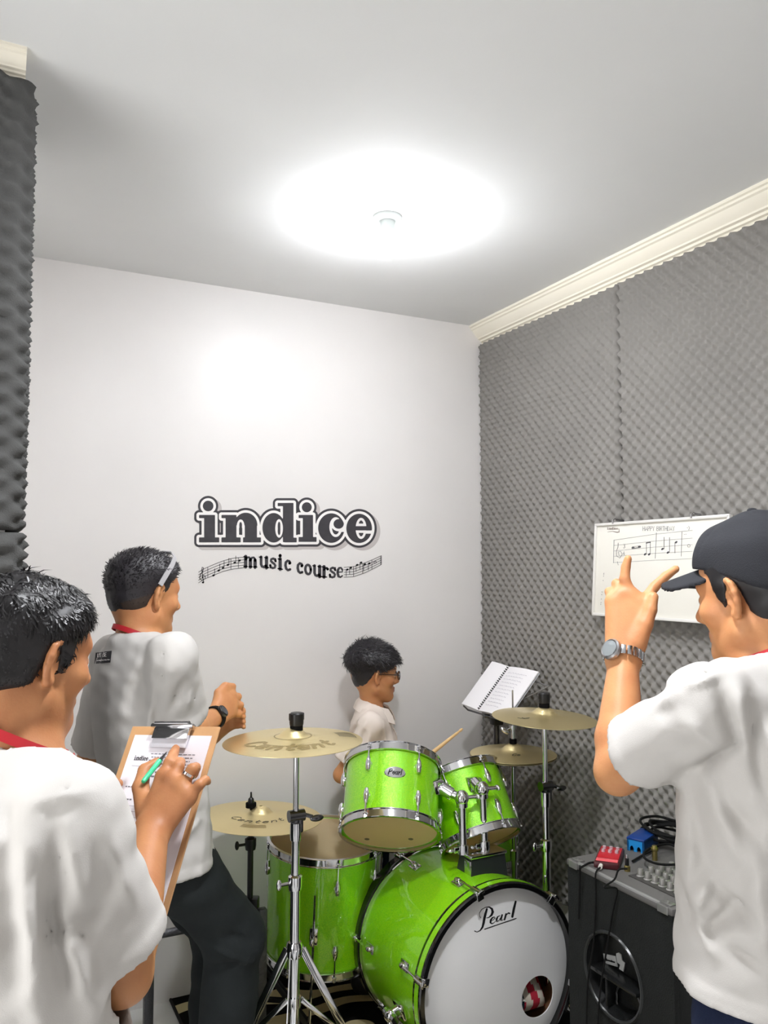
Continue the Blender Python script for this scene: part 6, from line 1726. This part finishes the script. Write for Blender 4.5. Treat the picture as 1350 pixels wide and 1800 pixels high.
tsk = thing('drumstick', 'pale wooden drumstick held by the boy', 'drumstick', tuple(sk0), frame(sdn))
Ls = np.linalg.norm(sk1 - sk0)
G().lathe([(0, 0), (.006, .001), (.0078, .006), (.0078, Ls * .70), (.0052, Ls * .94), (.0036, Ls * .955), (.0052, Ls * .968), (.0056, Ls * .982), (.003, Ls), (0, Ls)], 14).obj('shaft', mat('pale_hickory', (222, 184, 128), .45, var=.06, vscale=30), tsk)

# ------------------------------------------------------------------ man in the cap, right
D = Person('man in a dark cap and white t-shirt raising his hand on the right', W(.672, 1.41, .92), at(1350, 1172, 1.435), -41, s=1.02)
hD = Head(at(1330, 1054, 1.45), -36, nod=7, s=1.02)
dL = (at(1240, 1238, 1.315), at(1086, 1356, 1.50), at(1096, 1160, 1.60))
dR = (D.w(.19, 0, -.05, D.N), D.w(.25, -.02, -.34, D.N), D.w(.20, .14, -.50, D.N))
kD = [at(1129, 1060, 1.625), at(1110, 1047, 1.635), at(1092, 1046, 1.64), at(1077, 1058, 1.64)]
fD = [([kD[0], at(1150, 1032, 1.635), at(1170, 1013, 1.64), at(1188, 1000, 1.64)], [.0115, .0102, .009, .0076]),
      ([kD[1], at(1098, 1018, 1.64), at(1100, 997, 1.645), at(1104, 982, 1.645)], [.0118, .0104, .0092, .0078]),
      ([kD[2], at(1084, 1026, 1.66), at(1086, 1036, 1.69), at(1092, 1054, 1.685)], [.0114, .0102, .009, .0076]),
      ([kD[3], at(1071, 1040, 1.66), at(1074, 1048, 1.685), at(1080, 1062, 1.68)], [.0102, .0092, .0082, .007])]
tD = ([at(1118, 1130, 1.60), at(1134, 1098, 1.60), at(1144, 1072, 1.605), at(1149, 1049, 1.61)], [.021, .0150, .0118, .0095])
kR_ = [dR[2] + D.f * .08 + D.r * -.03 + Z3 * (.02 - .018 * i) for i in range(4)]
fR_ = [([k_, k_ + D.f * .03 - D.r * .005, k_ + D.f * .035 - D.r * .028, k_ + D.f * .015 - D.r * .034], [.011, .010, .009, .0078]) for k_ in kR_]
tR_ = ([dR[2] + D.f * .03 + Z3 * .02, dR[2] + D.f * .06 + Z3 * .045 - D.r * .02, dR[2] + D.f * .085 + Z3 * .05 - D.r * .03], [.017, .012, .009])
legsD = []
for sx in (-1, 1): legsD.append((D.w(sx * .09, 0, -.02), D.w(sx * .10, .02, -.45), D.w(sx * .11, 0, -.835), D.w(sx * .12, .12, -.88)))
hD1 = lambda q: hand_field(q, dL[2], kD, fD, .030, .0150, tD)
body_mesh(D, hD, [dL, dR], [(hD1, (dL[2] + kD[1]) / 2), (lambda q: hand_field(q, dR[2], kR_, fR_, .027, .013, tR_), kR_[1])], M_skin_b, .0040, legsD)
foldsD = [(at(1225, 1200, 1.2), at(1340, 1160, 1.2), .012, -.008), (at(1210, 1215, 1.2), at(1290, 1180, 1.2), .010, .008), (at(1180, 1225, 1.2), at(1140, 1262, 1.2), .010, -.006), (at(1150, 1290, 1.2), at(1190, 1260, 1.2), .018, -.005), (at(1200, 1280, 1.2), at(1260, 1330, 1.2), .02, .007),
          (at(1262, 1215, 1.2), at(1300, 1330, 1.2), .016, -.012), (at(1300, 1220, 1.2), at(1315, 1330, 1.2), .014, .010), (at(1290, 1330, 1.2), at(1230, 1390, 1.2), .014, -.009), (at(1240, 1400, 1.2), at(1300, 1540, 1.2), .022, .009), (at(1215, 1420, 1.2), at(1250, 1600, 1.2), .02, -.008),
          (at(1250, 1600, 1.2), at(1215, 1680, 1.2), .016, .010), (at(1320, 1260, 1.2), at(1345, 1420, 1.2), .016, -.009), (at(1270, 1440, 1.2), at(1340, 1500, 1.2), .018, -.007), (at(1215, 1560, 1.2), at(1205, 1660, 1.2), .014, .006), (at(1280, 1720, 1.2), at(1340, 1740, 1.2), .016, -.008), (at(1260, 1620, 1.2), at(1330, 1660, 1.2), .018, -.010), (at(1300, 1640, 1.2), at(1240, 1720, 1.2), .016, -.010), (at(1220, 1700, 1.2), at(1260, 1740, 1.2), .014, .008), (at(1330, 1500, 1.2), at(1340, 1700, 1.2), .024, .008), (at(1200, 1640, 1.2), at(1225, 1720, 1.2), .012, -.008)]
ROWS_D = [(t, a * .98, b_ * 1.02, c_) for t, a, b_, c_ in TEE_ROWS]
tee_mesh(D, [dL, dR], M_tee, ROWS_D, .095, .70, .062, .070, folds=foldsD, seed=4, h=.0058)
trousers_mesh(D, legsD, M_navy, top=.19, k=.95)
for L in legsD: shoe(D, L[2], L[3])
HDZ = [-.074, -.068, -.048, -.020, .022, .036, -.004, -.012, .004, .042, .058, .072, .08]
hair_mesh(D, hD, lambda Q: np.full(len(Q), .0055, f32), lambda Q: hl(Q, HLY, HDZ), M_hair, clump=.002, freq=90, blades=2200, blen=.016, seed=12, comb=(.1, -.3, -.9), lift=.12, h=.0042)
M_cap = mat('dark_grey_cap_cloth', (46, 47, 51), .85, spec=.2, bump=.25, bscale=600)
def cap_edge(Q): return np.interp(Q[:, 1], [-.12, -.06, 0, .05, .1], [-.012, .010, .040, .056, .066]).astype(f32)
def cap_fn(Pq):
    Q = hD.l(Pq)
    o = sd_ell(Q, (0, -.016, .050), (.0865, .103, .104))
    o = smin(o, sd_ell(Q, (0, .048, .070), (.064, .044, .058)), .03)
    seam = np.minimum(np.abs(Q[:, 0]), np.minimum(np.abs(Q[:, 0] - (Q[:, 1] + .008) * 1.1), np.abs(Q[:, 0] + (Q[:, 1] + .008) * 1.1)))
    o = o + f32(.0014) * np.exp(-(seam / .0025) ** 2) - f32(.0018) * noise3(Q, 45, 3)
    d = np.maximum(o, -(o + f32(.007)))
    return smax(d, cap_edge(Q) - Q[:, 2], .004) * f32(hD.s)
R_ = .17
cap, V_, F_ = sculpt('cap', cap_fn, hD.c - R_, hD.c + R_, .0042, M_cap, D.t, D.base)
def brim_fn(Pq):
    Q = hD.l(Pq)
    z = Q[:, 2] - .064 + 5.5 * Q[:, 0] ** 2 + .20 * np.clip(Q[:, 1] - .08, 0, 1)
    e = np.hypot(Q[:, 0] / .076, (Q[:, 1] - .085) / .088) - 1
    d = np.maximum((np.abs(z) - .0040) / np.sqrt(1 + (11 * Q[:, 0]) ** 2), e * .07); d = np.maximum(d, .070 - Q[:, 1] - 6 * Q[:, 0] ** 2)
    return d * f32(hD.s)
sculpt('brim', brim_fn, hD.c - .2, hD.c + .22, .0034, M_cap, cap, D.base)
g = G(); g.ell(hD.w((0, -.016, .1545)) - D.base, (.009, .009, .005)); g.obj('button', M_cap, cap)
lanyard(D, hD, .050, .0625, .06)
for c in D.t.children:
    if c.name.startswith('lanyard'): c['label'] = 'dark red neck band'
watch(D, dL[2], dL[1], .0345, mat('silver_watch_steel', (190, 192, 196), .22, 1.0), cdir(-.75, -.6, .1), dial_r=.021, links=20, off=-.006)

# ------------------------------------------------------------------ repeats share a group
GROUPS = {'acoustic_foam_panel': 'egg-crate foam panels on the walls', 'rack_tom': 'rack toms over the bass drum', 'crash_cymbal': 'crash cymbals', 'hi_hat_cymbal': 'pair of hi-hat cymbals',
          'cymbal_stand': 'cymbal stands of the drum kit', 'thin_cable': 'thin cables at the red pedal', 'loose_cable': 'loose cables on the cabinet', 'person': 'people in white shirts'}
for o in scene.objects:
    if o.parent is None and o.get('label'):
        k = o.name.split('.')[0]
        if k in GROUPS: o['group'] = GROUPS[k]
